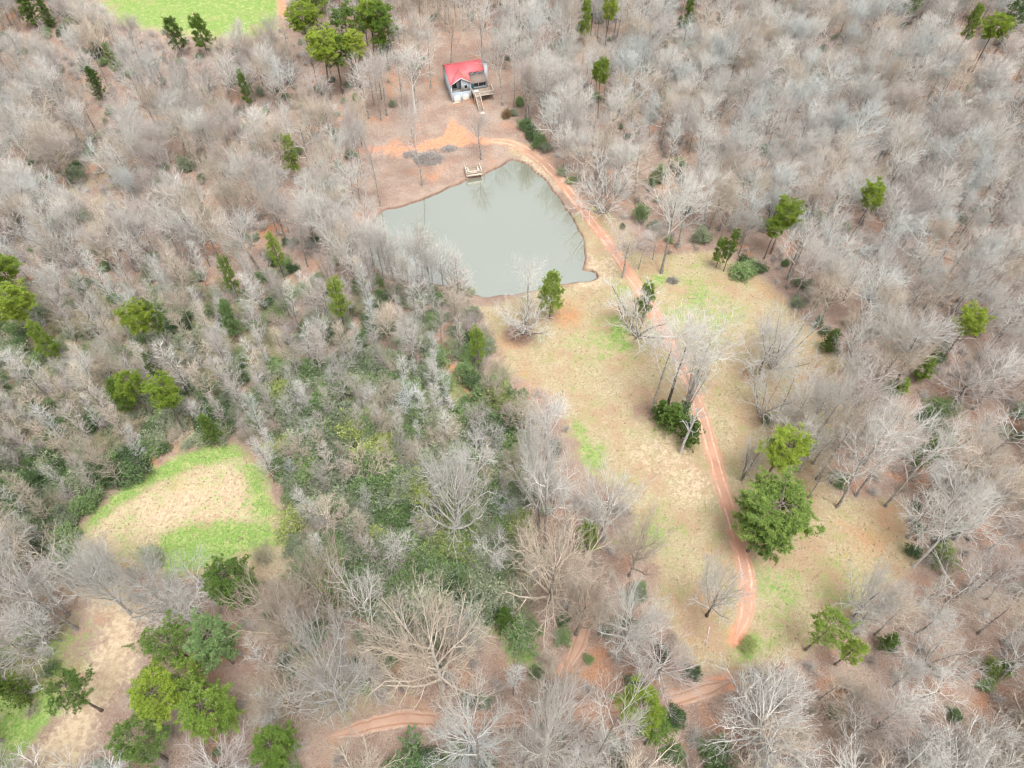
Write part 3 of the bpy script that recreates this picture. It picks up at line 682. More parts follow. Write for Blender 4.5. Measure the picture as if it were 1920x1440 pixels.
    trim('barge_board', lambda m: m.bar((-a,-a-.02,EZ-.16),(LB/2,-a-.02,PK-.03),.06,.2)); trim('barge_board', lambda m: m.bar((LB/2,-a-.02,PK-.03),(LB+a,-a-.02,EZ-.18),.06,.2))
    for x0, x1, z0, z1 in ((-.03,.15,-.9,EZ-.2),(LB-.14,LB+.04,-.9,EZ-.2),(3.27,3.43,3.1,PK-.3),(3.0,3.14,0,3.0)): trim('corner_board', lambda m: m.box(x0, x1, -.05, -.003, z0, z1))
    trim('clerestory_band', lambda m: m.box(LB+.2, W+.1, 3.5, 3.57, sl(3.6)-.85, sl(3.6)-.2))
    def window(x0, x1, z0, z1, y, name='window', cross=True):
        g = MB(); g.box(x0, x1, y-.03, y-.005, z0, z1); wo_ = g.build(name, GL, root)
        f = MB(); t_ = .09
        f.box(x0-t_, x1+t_, y-.06, y-.004, z1, z1+t_); f.box(x0-t_, x1+t_, y-.07, y-.004, z0-t_, z0); f.box(x0-t_, x0, y-.06, y-.004, z0, z1); f.box(x1, x1+t_, y-.06, y-.004, z0, z1)
        f.build('frame', TR, wo_)
    window(4.1, 5.0, 3.85, 5.0, 0); window(.7, 2.1, 3.5, 5.4, 1.6); window(LB+.55, LB+1.3, sl(3.6)-.62, sl(3.6)-.34, 3.5); window(LB+2.0, LB+3.3, sl(3.6)-.62, sl(3.6)-.34, 3.5)
    for x in (LB+1.2, LB+2.75): window(x, x+1.3, 3.45, 4.7, .9)
    g = MB(); g.box(LB+.25, LB+1.0, .84, .89, 2.95, 4.9); dd = g.build('porch_door', TEAL, root)
    h_ = MB(); h_.box(LB+.88, LB+.94, .79, .84, 3.8, 3.95); h_.build('handle', CAP, dd)
    def arch_door(x0, x1, z1):
        g = MB(); n = 9; xs = np.linspace(x0, x1, n); zt = z1+.45*np.sqrt(np.clip(1-((xs-(x0+x1)/2)/((x1-x0)/2))**2, 0, 1))
        v = [(x, -.06, -.1) for x in xs]+[(x, -.06, z) for x, z in zip(xs, zt)]+[(x, -.004, z) for x, z in zip(xs, zt)]
        q = [(i, i+1, n+i+1, n+i) for i in range(n-1)]+[(n+i, n+i+1, 2*n+i+1, 2*n+i) for i in range(n-1)]
        g.add(v, q); o = g.build('garage_door', DOOR, root)
        p = MB(); [p.box(x0+.08, x1-.08, -.085, -.062, z, z+.05) for z in (.45, 1.0, 1.5)]; p.build('door_panel_bead', TR, o)
    arch_door(.75, 2.75, 1.75); arch_door(3.45, 5.45, 1.75)
    b = MB(); b.box(.1, LB-.1, -.75, -.09, -.5, .12); b.build('concrete_sill', STEP, root)
    bl = MB(); bl.bar((.16,.05,3.95),(3.2,.05,3.95),.08,.1); [bl.bar((x,.05,3.05),(x,.05,3.92),.05) for x in np.linspace(.25,3.1,12)]; bl.build('balcony_railing', DK, root)
    ch = MB(); ch.box(W+.35, W+1.35, 3.3, 4.3, -.9, 9.4); c_ = ch.build('chimney', simple('chimney_siding', (.55,.57,.60), .7, .2, .06), root)
    cp = MB(); cp.box(W+.22, W+1.48, 3.17, 4.43, 9.4, 9.62); cp.box(W+.6, W+1.1, 3.55, 4.05, 9.62, 9.95); cp.build('chimney_cap', CAP, c_)
    ch2 = MB(); ch2.box(W-.002+.003, W+.352, 3.5, 4.1, 1, 6.2); ch2.build('chimney_breast', W_, c_)
    # deck with posts, rails and stairs
    DX0, DX1, DY0, DY1, DZ = LB+.1, W+1.6, -3.1, .86, 2.75
    dk = MB()
    y = DY0
    while y < DY1-.12: dk.box(DX0, DX1, y, y+.13, DZ-.05, DZ); y += .15
    deck = dk.build('deck', DK, root)
    jo = MB(); jo.box(DX0, DX1, DY0-.06, DY0-.005, DZ-.3, DZ+.02); jo.box(DX1+.005, DX1+.06, DY0, DY1, DZ-.3, DZ+.02); jo.box(DX0, DX1, DY0+1.9, DY0+2.0, DZ-.3, DZ-.06); jo.build('joist', PALE, deck)
    for x, y in ((DX0+.1,DY0+.1),(DX0+2.4,DY0+.1),(DX1-.1,DY0+.1),(DX1-.1,DY1-.1),(DX1-.1,-1.2)):
        p = MB(); p.box(x-.08, x+.08, y-.08, y+.08, -.9, DZ-.31); p.build('deck_post', DK, deck)
    SX0, SX1 = DX0+.35, DX0+1.65
    rl = MB()
    def rail(a_, b_):
        a_, b_ = np.array(a_, float), np.array(b_, float)
        rl.bar(a_+[0,0,1.0], b_+[0,0,1.0], .15, .08); rl.bar(a_+[0,0,.15], b_+[0,0,.15], .08, .08)
        L = np.linalg.norm(b_-a_); n = max(2, int(L/1.3)+1)
        for f in np.linspace(0, 1, n): q = a_+(b_-a_)*f; rl.bar(q, q+[0,0,1.05], .1)
        for f in np.linspace(0, 1, max(3, int(L/.22))): q = a_+(b_-a_)*f; rl.bar(q+[0,0,.15], q+[0,0,1.0], .035)
    rail((SX1,DY0+.05,DZ),(DX1-.05,DY0+.05,DZ)); rail((DX1-.05,DY0+.05,DZ),(DX1-.05,DY1,DZ)); rail((DX0+.05,DY0+.05,DZ),(DX0+.05,-.15,DZ)); rail((DX0+.05,DY0+.05,DZ),(SX0,DY0+.05,DZ))
    rl.build('deck_railing', PALE, deck)
    sf = MB(); sf.box(DX0+.5, DX0+2.0, -1.5, -.6, DZ+.001, DZ+.55); sf.build('deck_box', TR, deck)
    st = MB(); n = 13; run = 4.6
    for i in range(n):
        z = DZ-(i+1)*(DZ+.0)/n; y = DY0-.06-i*run/n; st.box(SX0, SX1, y-run/n-.03, y, z, z+.05)
    st.bar((SX0-.05,DY0-.05,DZ-.12),(SX0-.05,DY0-run,-.1),.06,.28); st.bar((SX1+.05,DY0-.05,DZ-.12),(SX1+.05,DY0-run,-.1),.06,.28)
    stairs = st.build('stairs', DK, root)
    sr = MB()
    for x in (SX0-.05, SX1+.05):
        sr.bar((x,DY0-.05,DZ+.95),(x,DY0-run,.85),.13,.1)
        for f in np.linspace(0.02, 1, 6): sr.bar((x,DY0-.05-f*(run-.05),DZ-.1-f*(DZ+.0)),(x,DY0-.05-f*(run-.05),DZ+.95-f*(DZ-.10)),.09)
    sr.build('stair_railing', PALE, stairs)
    ld = MB(); ld.box(SX0-.1, SX1+.1, DY0-run-1.1, DY0-run-.03, -.25, .08); ld.build('stair_landing', PALE, stairs)
    return root
build_house()

# ------------------------------------------------------------------ fishing dock
def build_dock():
    p = gpt(887, 319); rz = R_(14)
    PALE = simple('dock_timber', (.60,.52,.44), .9, .1, .15); DK = simple('dock_deck', (.40,.31,.24), .9, .1, .2)
    root = empty('fishing_dock', (p[0], p[1], WATER_Z), rz, (1.2, 1.2, 1.1))
    tag(root, 'small square timber fishing dock with railings at the pond bank', 'dock')
    dz = 1.25
    for x in np.arange(-1.75, 1.7, .29):
        b = MB(); b.box(x, x+.26, -1.5, 1.5, dz-.05, dz); b.build('plank', DK, root)
    f = MB(); f.box(-1.8, 1.8, -1.58, -1.51, dz-.42, dz+.04); f.box(-1.86, -1.8, -1.58, 1.55, dz-.42, dz+.04); f.box(1.8, 1.86, -1.58, 1.55, dz-.42, dz+.04); f.box(-1.8, 1.8, 1.51, 1.56, dz-.3, dz+.0); f.build('frame', PALE, root)
    for x, y in ((-1.7,-1.4),(1.7,-1.4),(-1.7,1.4),(1.7,1.4)):
        b = MB(); b.box(x-.09, x+.09, y-.09, y+.09, -1.6, dz-.06); b.build('post', DK, root)
    for a, b_ in (((-1.75,-1.48),(1.75,-1.48)),((-1.75,-1.36),(-1.75,1.48)),((1.75,-1.36),(1.75,1.48))):
        a, b_ = np.array([*a, dz]), np.array([*b_, dz]); r = MB()
        r.bar(a+[0,0,.95], b_+[0,0,.95], .2, .07); r.bar(a+[0,0,.5], b_+[0,0,.5], .06, .12)
        for f_ in (0, .5, 1): q = a+(b_-a)*f_; r.bar(q, q+[0,0,.92], .1)
        r.build('railing', PALE, root)
    for x in (-1.35, 1.0):
        s = MB(); s.box(x, x+.36, -.9, 1.1, dz+.4, dz+.46); s.box(x+.05, x+.31, -.8, -.7, dz, dz+.4); s.box(x+.05, x+.31, .9, 1.0, dz, dz+.4); s.build('bench', PALE, root)
    m = gpt(908, 324); mp = MB(); a = np.arange(8)*.785
    mp.tubes(np.array([[[0,0,-1.6],[0,0,-.2],[0.03,0,.6],[0.05,.02,1.3]]], float), np.array([[.1,.1,.09,.08]]), 8)
    o = mp.build('mooring_post', simple('grey_post', (.30,.25,.25), .9, .1), None); o.location = (m[0], m[1]-.8, WATER_Z)
    tag(o, 'short grey wooden post in the water beside the fishing dock', 'post')
build_dock()

# ------------------------------------------------------------------ brush piles, fallen wood, odd things
def brush_pile(u, v, rx, ry, h, n, mat, label, seed, name='brush_pile'):
    r = np.random.default_rng(seed); p = gpt(u, v)
    a = r.uniform(0, 6.28, n); q = np.sqrt(r.uniform(0, 1, n))
    st = np.stack([np.cos(a)*q*rx, np.sin(a)*q*ry, np.zeros(n)], 1); st[:, 2] = h*(1-q**2)*r.uniform(0, 1, n)+.03
    az = r.uniform(0, 6.28, n); d = np.stack([np.cos(az), np.sin(az), r.normal(0.05, .25, n)], 1)
    L = r.uniform(.6, 1.8, n)
    P = path(st-norm(d)*L[:, None]*.5, d, L, 4, -.02, .15, r); P[..., 2] = np.maximum(P[..., 2], .02)
    root = empty(name, (p[0], p[1], p[2]-.02)); tag(root, label, 'brush pile')
    m = MB(); m.tubes(P[:n//2], np.repeat(r.uniform(.02, .05, (n//2, 1)), 4, 1), 4); m.build('branches', M[mat], root)
    m = MB(); m.tubes(P[n//2:], np.repeat(r.uniform(.012, .028, (n-n//2, 1)), 4, 1), 3); m.build('twigs', M['trunk'], root)
brush_pile(806, 298, 4.6, 3.3, 1.5, 1500, 'mauve', 'large heap of cut purplish grey branches on the bank above the pond', 1)
brush_pile(843, 279, 2.2, 1.5, 1.0, 500, 'mauve', 'small heap of cut branches beside the orange bare soil', 2)
brush_pile(772, 290, 2.4, 2.0, .9, 360, 'mauve', 'low scattered heap of twigs at the bare trunk next to the larger heap', 3)
brush_pile(1261, 527, 1.3, 1.1, .9, 160, 'trunk', 'dull tangle of branches on the green grass near the forked grey tree', 4)
def fallen(u, v, L, az, r0, label, seed, mat='snag', name='fallen_branch', kids=5):
    r = np.random.default_rng(seed); p = gpt(u, v)
    t = path(np.array([[0, 0, r0*.9]]), np.array([[math.cos(az), math.sin(az), 0.]]), np.array([L]), 6, 0, .06, r)
    t[..., 2] = r0*.9
    rt = (r0*np.linspace(1, .35, 6))[None]
    root = empty(name, (p[0], p[1], p[2])); tag(root, label, 'branch' if r0 < .15 else 'log')
    m = MB(); m.tubes(t, rt, 6); m.build('stem', M[mat], root)
    l1, r1 = sprout(t, rt, kids, .4, 1, 40, lambda q: L*.3*np.ones_like(q), 4, 0, .1, r, .5, .03, .4); l1[..., 2] = np.maximum(np.abs(l1[..., 2]), .03)
    m = MB(); m.tubes(l1, r1, 4); m.build('side_branches', M[mat], root)
fallen(1220, 822, 3.2, -1.0, .06, 'bleached fallen branch lying on dry grass beside the dark evergreens', 11)
fallen(1330, 1175, 3.5, -1.9, .09, 'grey broken limb on the ground under the forked tree by the track end', 12)
fallen(25, 445, 9.0, 1.9, .2, 'long grey log lying in the wood near the bright green meadow', 13, 'trunk')
fallen(175, 445, 7.0, 1.1, .16, 'pale log lying on leaf litter in the wood facing the pond', 14)
def stone_slab():
    p = gpt(64, 1292); r = np.random.default_rng(5); n = 14; a = np.arange(n)*6.283/n
    rr = np.stack([1.5*np.cos(a)*(1+r.normal(0, .08, n)), .55*np.sin(a)*(1+r.normal(0, .1, n))], 1)
    m = MB(); v = [(x*1.05, y*1.05, -.1) for x, y in rr]+[(x, y, .16+.04*math.sin(x*3)) for x, y in rr]+[(x*.6, y*.6, .24) for x, y in rr]
    q = [(i, (i+1) % n, n+(i+1) % n, n+i) for i in range(n)]+[(n+i, n+(i+1) % n, 2*n+(i+1) % n, 2*n+i) for i in range(n)]
    m.add(v, q, [(2*n, 2*n+i, 2*n+i+1) for i in range(1, n-1)])
    o = m.build('stone_slab', simple('pale_stone', (.62,.60,.56), .9, .1, .1), None, True); o.location = p; o.rotation_euler = (0, 0, .25)
    tag(o, 'long pale stone slab lying on the green grass by the sandy way', 'stone')
stone_slab()

# ------------------------------------------------------------------ planting: openings in which nothing random grows
OPEN = [
 [(735,392),(850,343),(960,288),(1000,280),(1040,318),(1100,390),(1170,480),(1215,560),(1100,535),(900,560),(870,470),(820,420)],
 [(690,300),(700,250),(790,215),(800,105),(830,90),(925,95),(955,170),(952,215),(975,245),(1015,290),(960,300),(880,335),(740,388),(690,340)],
 [(932,660),(925,580),(1000,550),(1120,530),(1200,510),(1260,485),(1340,480),(1420,545),(1500,610),(1560,690),(1520,715),(1400,690),(1395,780),(1420,830),(1380,890),
  (1370,960),(1530,965),(1690,955),(1700,1045),(1570,1090),(1545,1150),(1440,1185),(1400,1225),(1290,1215),(1240,1150),(1225,1060),(1210,960),(1130,890),(1075,800),(1050,740),(975,700)],
 [(430,835),(505,880),(525,960),(540,1015),(440,1035),(370,1065),(310,1050),(290,1020),(130,1030),(185,958),(280,890),(350,850)],
 [(140,-60),(540,-60),(532,40),(420,48),(300,45),(200,25)],
 [(165,1140),(270,1130),(250,1250),(190,1320),(80,1440),(0,1440),(0,1400),(110,1300)],
 [(945,1195),(1010,1195),(1010,1240),(945,1255)], [(1070,1235),(1085,1150),(1110,1140),(1105,1200),(1085,1250)],
 [(1010,1325),(1100,1318),(1110,1335),(1010,1352)], [(1255,1295),(1340,1275),(1350,1295),(1265,1325)],
 [(1460,1270),(1500,1250),(1480,1290)], [(845,680),(885,735),(870,745),(835,690)],
]
OPEN = [np.array(p, float) for p in OPEN]
OPEN_BOX = [(*p.min(0), *p.max(0)) for p in OPEN]
BASE_OPEN = [POND, wpoly(MEADOW), wpoly(FIELD[:4]+[(545,1040),(300,1040)]+FIELD[7:])]
def in_poly(u, v, P):
    x0, y0 = P[:, 0], P[:, 1]; x1, y1 = np.roll(x0, -1), np.roll(y0, -1)
    c = ((y0 > v) != (y1 > v)) & (u < (x1-x0)*(v-y0)/(y1-y0+1e-9)+x0)
    return bool(c.sum() % 2)
LINES = [(TRACK, 2.6), (LANE, 2.2), (SPUR, 1.8)]
def blocked(x, y, h, rad, slack=.8):
    for f in (0, .35, .7, .92):
        for s in ((0,) if f < .5 else (-slack, 0, slack)):
            u, v, _ = proj(x+s*rad, y, h*f)
            for P, bx in zip(OPEN, OPEN_BOX):
                if bx[0] < u < bx[2] and bx[1] < v < bx[3] and in_poly(u, v, P): return True
    for P in BASE_OPEN:
        if in_poly(x, y, P): return True
    for L, w in LINES:
        if np.min((L[:, 0]-x)**2+(L[:, 1]-y)**2) < w*w: return True
    return False
def zone_of(u, v):
    if v < 250 and 560 < u < 1000: return 'on the slope around the red roofed house'
    if u < 720 and v < 545: return 'in the wood between pond and green meadow'
    if u >= 960 and v < 520: return 'in the wood across the track from the pond'
    if u < 1130 and v < 1060: return 'in the thicket between pond and hay field'
    if u >= 1300: return 'in the wood along the grass clearing'
    return 'beside the muddy lane and the sandy way'
LANDMARKS = [((330,40),'bright green meadow'),((640,50),'grove of tall pines'),((177,165),'emerald cedar'),((50,20),'meadow corner conifer'),((455,170),'narrow yellow green pine'),
 ((543,300),'pine on pink litter'),((512,480),'stout green pine'),((425,530),'sparse yellow green pine'),((628,580),'tall oval pine'),((428,620),'small blue green pine'),((260,625),'broad lone pine'),
 ((20,590),'wide dark green pine'),((80,655),'small rounded pine'),((270,760),'pine trio above the hay field'),((393,830),'egg shaped cedar'),((330,950),'pale hay field'),((870,190),'red roofed house'),
 ((806,298),'large brush heap'),((886,315),'fishing dock'),((1010,265),'shrub row by the track'),((1034,585),'lone shore pine'),((985,624),'white bushy tree by the pond'),((895,680),'pine at the clearing corner'),((865,710),'small red path'),
 ((752,930),'tree in early leaf'),((862,970),'pale lime tree'),((860,1010),'great silver dome tree'),((945,1180),'blue green cedar'),((975,1225),'mossy glade'),((1090,1170),'rutted spur'),((830,1295),'huge fan shaped tan tree'),((570,1230),'big tan round tree'),
 ((350,1290),'pine cluster by the sandy way'),((440,1110),'dark flat pine'),((64,1292),'pale stone slab'),((200,1250),'sandy way'),((1215,1380),'dense lane pine'),((860,1352),'muddy lane'),((1390,1200),'end of the dirt track'),
 ((1548,1210),'dark olive pine pair'),((1670,1220),'cedar under the pale tree'),((1712,1062),'leaning white tree'),((1455,1000),'biggest round pine'),((1466,870),'lime green round pine'),((1560,655),'bushy clearing bank cedar'),((1822,650),'flat topped olive pine'),
 ((1790,750),'wide mauve domed tree'),((1770,790),'dark bush beyond the clearing'),((1633,400),'vivid round pine'),((1470,430),'dull green open pine'),((1240,512),'big forked grey tree'),((1375,480),'spindly pine at the clearing head'),
 ((1130,170),'pine with leaning trunk'),((1143,50),'hillside pine'),((1295,50),'narrow lime pine'),((1868,90),'corner yellow green pine'),((1205,400),'deep green shrub'),((1240,330),'emerald shrubs'),((1100,430),'dirt track beside the pond'),
 ((1865,1260),'low lime shrub'),((1565,1340),'small green bush on leaves'),((140,330),'sage bush among trunks'),((345,310),'sage bush by pink litter'),((25,445),'long grey log'),((720,1230),'white crooked tree')]
_LM = np.array([pt(*q)[:2] for q, _ in LANDMARKS])
def landmark(x, y): return LANDMARKS[int(np.argmin((_LM[:, 0]-x)**2+(_LM[:, 1]-y)**2))][1]
TINT_WORDS = {'silver': 'silvery green', 'pale': 'pale grey', 'tan': 'tan twigged', 'mauve': 'mauve grey'}

placed = []          # (x, y, r) of explicit plants
# ---- pines and other evergreens seen one by one: crown centre pixel, crown radius in pixels, height, kind
def crown_base(u, v, zc):
    p = pt(u, v, zc); return p
GUARD = []
def ever(u, v, rpx, h, key, label, lm=None, cat='pine tree', name='pine_tree', group=None):
    tm, cm, h0, r0, cc = PROTO[key]
    p = pt(u, v, h*cc); _, _, dep = proj(p[0], p[1], p[2]+h*cc)
    s = h/h0; sxy = rpx*dep/FPX/r0
    plant(key, name, p[0], p[1], s, rng.uniform(0, 6.28), label, cat, group, crown_mat=lm, sxy=sxy)
    placed.append((p[0], p[1], min(3.0, .5*sxy*r0)))
    if rpx > 10: GUARD.append((u, v, rpx, dep))
G1 = 'pines standing together beside the meadow corner'
for k, (u, v, r, h) in enumerate([(598,85,40,22),(645,45,38,23),(690,20,36,22),(718,45,34,22),(565,28,34,21),(628,95,34,20),(660,80,30,19),(585,-5,34,21)]):
    ever(u, v, r, h-2, ['round0','pine0','round1','full1'][k % 4], 'tall bright green pine in the grove between the meadow and the house', group=G1)
E = [(325,62,20,13,'young0','short dark pine on the near edge of the bright green meadow','needle_dark'),
 (375,60,20,13,'young1','thin yellow green pine on the near edge of the bright green meadow',None),
 (455,158,16,16,'pine3','narrow yellow green pine among grey trees below the meadow',None),
 (208,108,12,12,'young0','slight green pine half hidden in grey twigs below the meadow',None),
 (543,290,17,14,'young1','yellow green pine on pink leaf litter in the wood facing the yard',None),
 (512,460,20,15,'pine1','stout green pine in the wood beside the hidden end of the pond',None),
 (425,505,20,16,'pine3','sparse yellow green pine in the wood near the hidden end of the pond',None),
 (628,548,27,17,'pine3','tall oval bright green pine near the bare pond bank',None),
 (428,598,19,13,'young0','small blue green pine among slender trees of the thicket','shrub'),
 (250,595,32,17,'round1','broad green pine standing alone among slender grey trees',None),
 (285,590,22,15,'pine1','lower green pine touching the broad lone pine',None),
 (20,565,46,17,'round1','wide dark green pine at the wood edge with a younger pine behind',None),
 (3,505,36,16,'round0','bright green pine behind the wide dark green pine',None),
 (80,638,20,13,'young1','small rounded green pine poking from grey slender trees',None),
 (245,718,30,15,'round1','bright green pine in the trio above the pale hay field',None),
 (300,738,37,15,'round0','round dense bright green pine in the trio above the hay field',None),
 (283,682,18,14,'pine1','dark small pine at the back of the trio above the hay field','needle_dark'),
 (225,742,22,11,'young0','low spreading pine at the foot of the trio above the hay field',None),
 (1034,550,27,13.5,'young0','lone bright green young pine by the pond shore on rusty needles',None),
 (895,638,24,14,'pine3','thin yellow green pine at the corner of the thicket and clearing',None),
 (1212,560,20,11,'young1','green pine directly behind the grey many stemmed tree by the track',None),
 (1130,132,21,18,'round0','bright green pine with leaning dark trunk in the wood behind the yard',None),
 (1143,12,18,17,'round1','bright green pine deep in the hillside wood',None),
 (1098,36,14,15,'young1','small lime pine deep in the hillside wood',None),
 (1295,14,16,16,'pine3','narrow lime green pine in the far hillside wood',None),
 (1633,366,26,17,'round0','compact round vivid green pine rising alone from grey crowns',None),
 (1475,395,32,16,'round1','dull green open pine behind the vivid round pine',None),
 (1455,425,22,12,'round1','lower dull green pine leaning on the open pine',None),
 (1868,48,28,18,'round0','rounded yellow green pine in the far wooded corner',None),
 (1825,42,14,14,'young0','small green pine next to the rounded yellow green pine',None),
 (1905,25,24,17,'pine0','dark green pine behind the rounded yellow green pine','needle_dark'),
 (1720,-5,18,16,'pine1','green pine on the skyline of the far wood',None),
 (1375,450,17,13,'pine3','yellow green spindly pine at the head of the clearing',None),
 (1352,470,15,9,'young1','short yellow green pine beside the spindly pine at the clearing head',None),
 (1822,600,34,15,'round1','flat topped olive pine over orange litter in the wood',None),
 (1735,690,20,7,'young1','low green pine at the foot of a dark leaning trunk',None),
 (1695,725,14,5,'young0','tiny green pine below the dark leaning trunk',None),
 (1466,835,50,15,'round0','lime green round pine behind the biggest pine',None),
 (1455,955,80,15,'full0','biggest dark green round pine beside the dirt track in the clearing','needle_dark'),
 (1425,995,50,11,'full1','lower spreading half of the big pine cluster over the dirt track','needle_dark'),
 (1738,850,20,12,'young1','thin yellow green pine behind a white leafless tree',None),
 (1548,1180,42,13,'pine2','dark olive pine at the near edge of the clearing',None),
 (1600,1215,30,11,'pine1','smaller olive pine against the near clearing edge pine',None),
 (1205,1325,50,15,'round1','dense bright green pine standing at the muddy lane',None),
 (1225,1370,42,11,'pine2','lower bright green pine under the dense lane pine',None),
 (1102,1005,25,12,'young0','slim dark green pine between large tan trees',None),
 (440,1080,52,16,'full1','dark green flat pine overlooking the hay field corner','needle_dark'),
 (325,1205,54,15,'pine2','deep green pine in the cluster by the sandy way','needle_dark'),
 (395,1200,50,15,'full0','blue green feathery pine in the cluster by the sandy way','shrub'),
 (300,1290,58,14,'round0','lime green pine at the front of the cluster by the sandy way',None),
 (400,1320,58,14,'full1','yellow green pine beside the muddy lane end',None),
 (355,1265,45,13,'pine2','mid green pine in the middle of the cluster by the sandy way',None),
 (125,1295,46,15,'pine2','sparse dark green pine with a leaning trunk over the sandy way','needle_dark'),
 (262,1398,58,13,'pine2','dark green pine at the bend of the sandy way','needle_dark'),
 (520,1410,48,12,'full1','vivid green low pine among grey crowns by the lane',None),
 (15,1290,34,14,'cedar0','dark green conifer beside the grassy bank and stone slab','needle_dark')]
for u, v, r, h, key, lab, lm in E: ever(u, v, r, h, key, lab, lm)
CE = [(177,158,19,11,'cedar1','dark emerald cedar among grey trees below the meadow'),(50,12,24,14,'cedar0','dark conifer at the corner of the bright green meadow'),
 (84,22,14,11,'cedar1','small dark conifer close to the meadow corner conifer'),(393,806,23,10,'cedar0','dark green egg shaped cedar at the tip of the pale hay field'),
 (1262,782,34,8,'cedar1','dark spreading cedar beneath the grey trees by the dirt track'),(1296,812,26,9,'cedar0','olive green cedar behind the white dead snag by the track'),
 (1240,770,22,6,'cedar0','low dark cedar on the grass side of the trackside cedars'),(1560,640,21,7,'cedar1','bushy dark green cedar at the clearing bank'),
 (1535,603,12,4,'cedar0','small olive cedar next to the bushy clearing bank cedar'),(1668,1205,20,6,'cedar1','dark cedar under the leaning pale tree'),
 (945,1160,26,8,'cedar0','blue green cedar at the edge of the small mossy glade'),(1440,785,12,3,'cedar1','tiny dark cedar at the foot of a white tree')]
for u, v, r, h, key, lab in CE: ever(u, v, r, h, key, lab, None, 'cedar tree', 'cedar_tree')
SHR = [(985,232,15,4,'shrub'),(995,248,16,4,'shrub_dark'),(1010,262,18,4.5,'shrub'),(1022,275,14,3.5,'shrub_grey'),(950,212,12,2.5,'copper'),(1055,320,12,3,'shrub_grey'),(1068,338,9,2,'budding')]
for k, (u, v, r, h, lm) in enumerate(SHR):
    ever(u, v, r, h, f'shrub{k%4}', ['leafy green shrub in the row lining the dirt track above the pond','dark green shrub in the row lining the dirt track above the pond','taller green shrub in the row lining the dirt track above the pond','greyish shrub ending the row lining the dirt track',
         'rusty brown shrub between the house deck and the dirt track','greyish low shrub on the track verge across from the pond head','lime tinted low shrub on the track verge across from the pond head'][k], lm, 'shrub', 'evergreen_shrub', 'shrubs lining the dirt track')
S2 = [(1395,505,30,3.5,'shrub','rounded olive shrub at the head of the grass clearing'),(1425,500,18,3,'shrub_dark','dark shrub against the rounded olive shrub'),(1318,440,22,5,'shrub_grey','grey green fuzzy shrub by the forked grey tree'),
 (1205,400,20,6,'shrub','deep green shrub among grey trees across the track from the pond'),(1240,325,16,6,'shrub','emerald shrub in the wood across the track from the pond'),(1225,335,12,4,'shrub','small emerald shrub in the wood across the track'),
 (1275,775,30,5,'shrub_dark','dark evergreen shrub massed under the trackside cedars'),(1780,765,34,4,'shrub','dark green bush in the wood beyond the clearing'),(1745,780,24,4,'shrub_dark','darker bush touching the dark green bush beyond the clearing'),
 (1765,800,28,4,'shrub_grey','pale sage bush in front of the dark green bush'),(1770,1040,30,4,'budding','lime green bush behind the leaning white tree'),(1400,1210,22,2,'budding','low lime shrub where the dirt track ends'),
 (140,325,20,5,'shrub_grey','sage green bush among grey trunks in the wood'),(345,305,20,5,'shrub_grey','sage green bush beside pink litter in the wood'),(1865,1255,26,3,'budding','low lime shrub on red litter in the near wood'),
 (1710,1030,20,3,'shrub_dark','dark shrub at the foot of the leaning white tree'),(1565,1335,14,3,'shrub','small green bush among fallen leaves in the near wood'),(1345,1420,40,5,'shrub','green bush under the bare crowns by the lane'),
 (770,1440,60,5,'shrub','large green bush under the bare crowns at the lane'),(1290,395,10,3,'shrub_dark','little dark bush behind the forked grey tree')]
for k, (u, v, r, h, lm, lab) in enumerate(S2): ever(u, v, r, h, f'shrub{k%4}', lab, lm, 'shrub', 'evergreen_shrub')
BUD = [(752,905,52,11,'tall sage and lime tree in early leaf in the thicket'),(862,955,40,8,'rounded pale lime tree in early leaf in the thicket'),(800,1060,36,7,'bright green tree in early leaf at the thicket foot'),
       (690,1090,34,9,'olive tree in early leaf behind tan oaks'),(610,1090,40,10,'yellowish tree in early leaf over the lane'),(850,1080,42,7,'fresh green tree in early leaf beside the blue green cedar')]
for k, (u, v, r, h, lab) in enumerate(BUD): ever(u, v, r, h, f'leafy{k%2}', lab, ['shrub_grey','budding','shrub','shrub_grey','budding','shrub'][k], 'tree', 'budding_tree')

# ---- leafless trees seen one by one: base pixel, v of the top, kind, tint
def top_height(u, v, vt):
    p = gpt(u, v); lo_, hi_ = .5, 45
    for _ in range(30):
        m_ = (lo_+hi_)/2
        if proj(p[0], p[1], p[2]+m_)[1] > vt: lo_ = m_
        else: hi_ = m_
    return p, lo_
def bare(u, v, vt, rpx, key, tint, label, trunk=None, name='bare_tree', tilt=0, group=None):
    p, h = top_height(u, v, vt); tm, cm, h0, r0, cc = PROTO[key]
    _, _, dep = proj(p[0], p[1], h*.7); s = h/h0; sxy = rpx*dep/FPX/r0
    plant(key, name, p[0], p[1], s, rng.uniform(0, 6.28), label, 'tree', group, tint, trunk, sxy, tilt)
    placed.append((p[0], p[1], min(4, .45*sxy*r0)))
for k, (u, v, vt) in enumerate([(648,528,430),(688,532,440),(722,534,425),(752,536,450),(786,538,420),(806,540,430),(832,545,455),(858,552,470),(672,545,455),(742,552,440),(815,562,470),(700,565,460),(775,572,490),(670,515,420),(705,522,410),(735,548,430),(768,545,440),(798,556,450),(660,480,390),(645,500,400)]):
    bare(u, v, vt, 26, ['tall1','slim0','tall2','slim2'][k % 4], ['pale','mauve'][k % 2], ['pale grey tall narrow bare tree lining the near pond bank','mauve grey slender bare tree lining the near pond bank','pale grey tall bare tree lining the near pond bank','mauve grey feathery bare tree lining the near pond bank'][k % 4], None, group='bare trees lining the near pond bank')
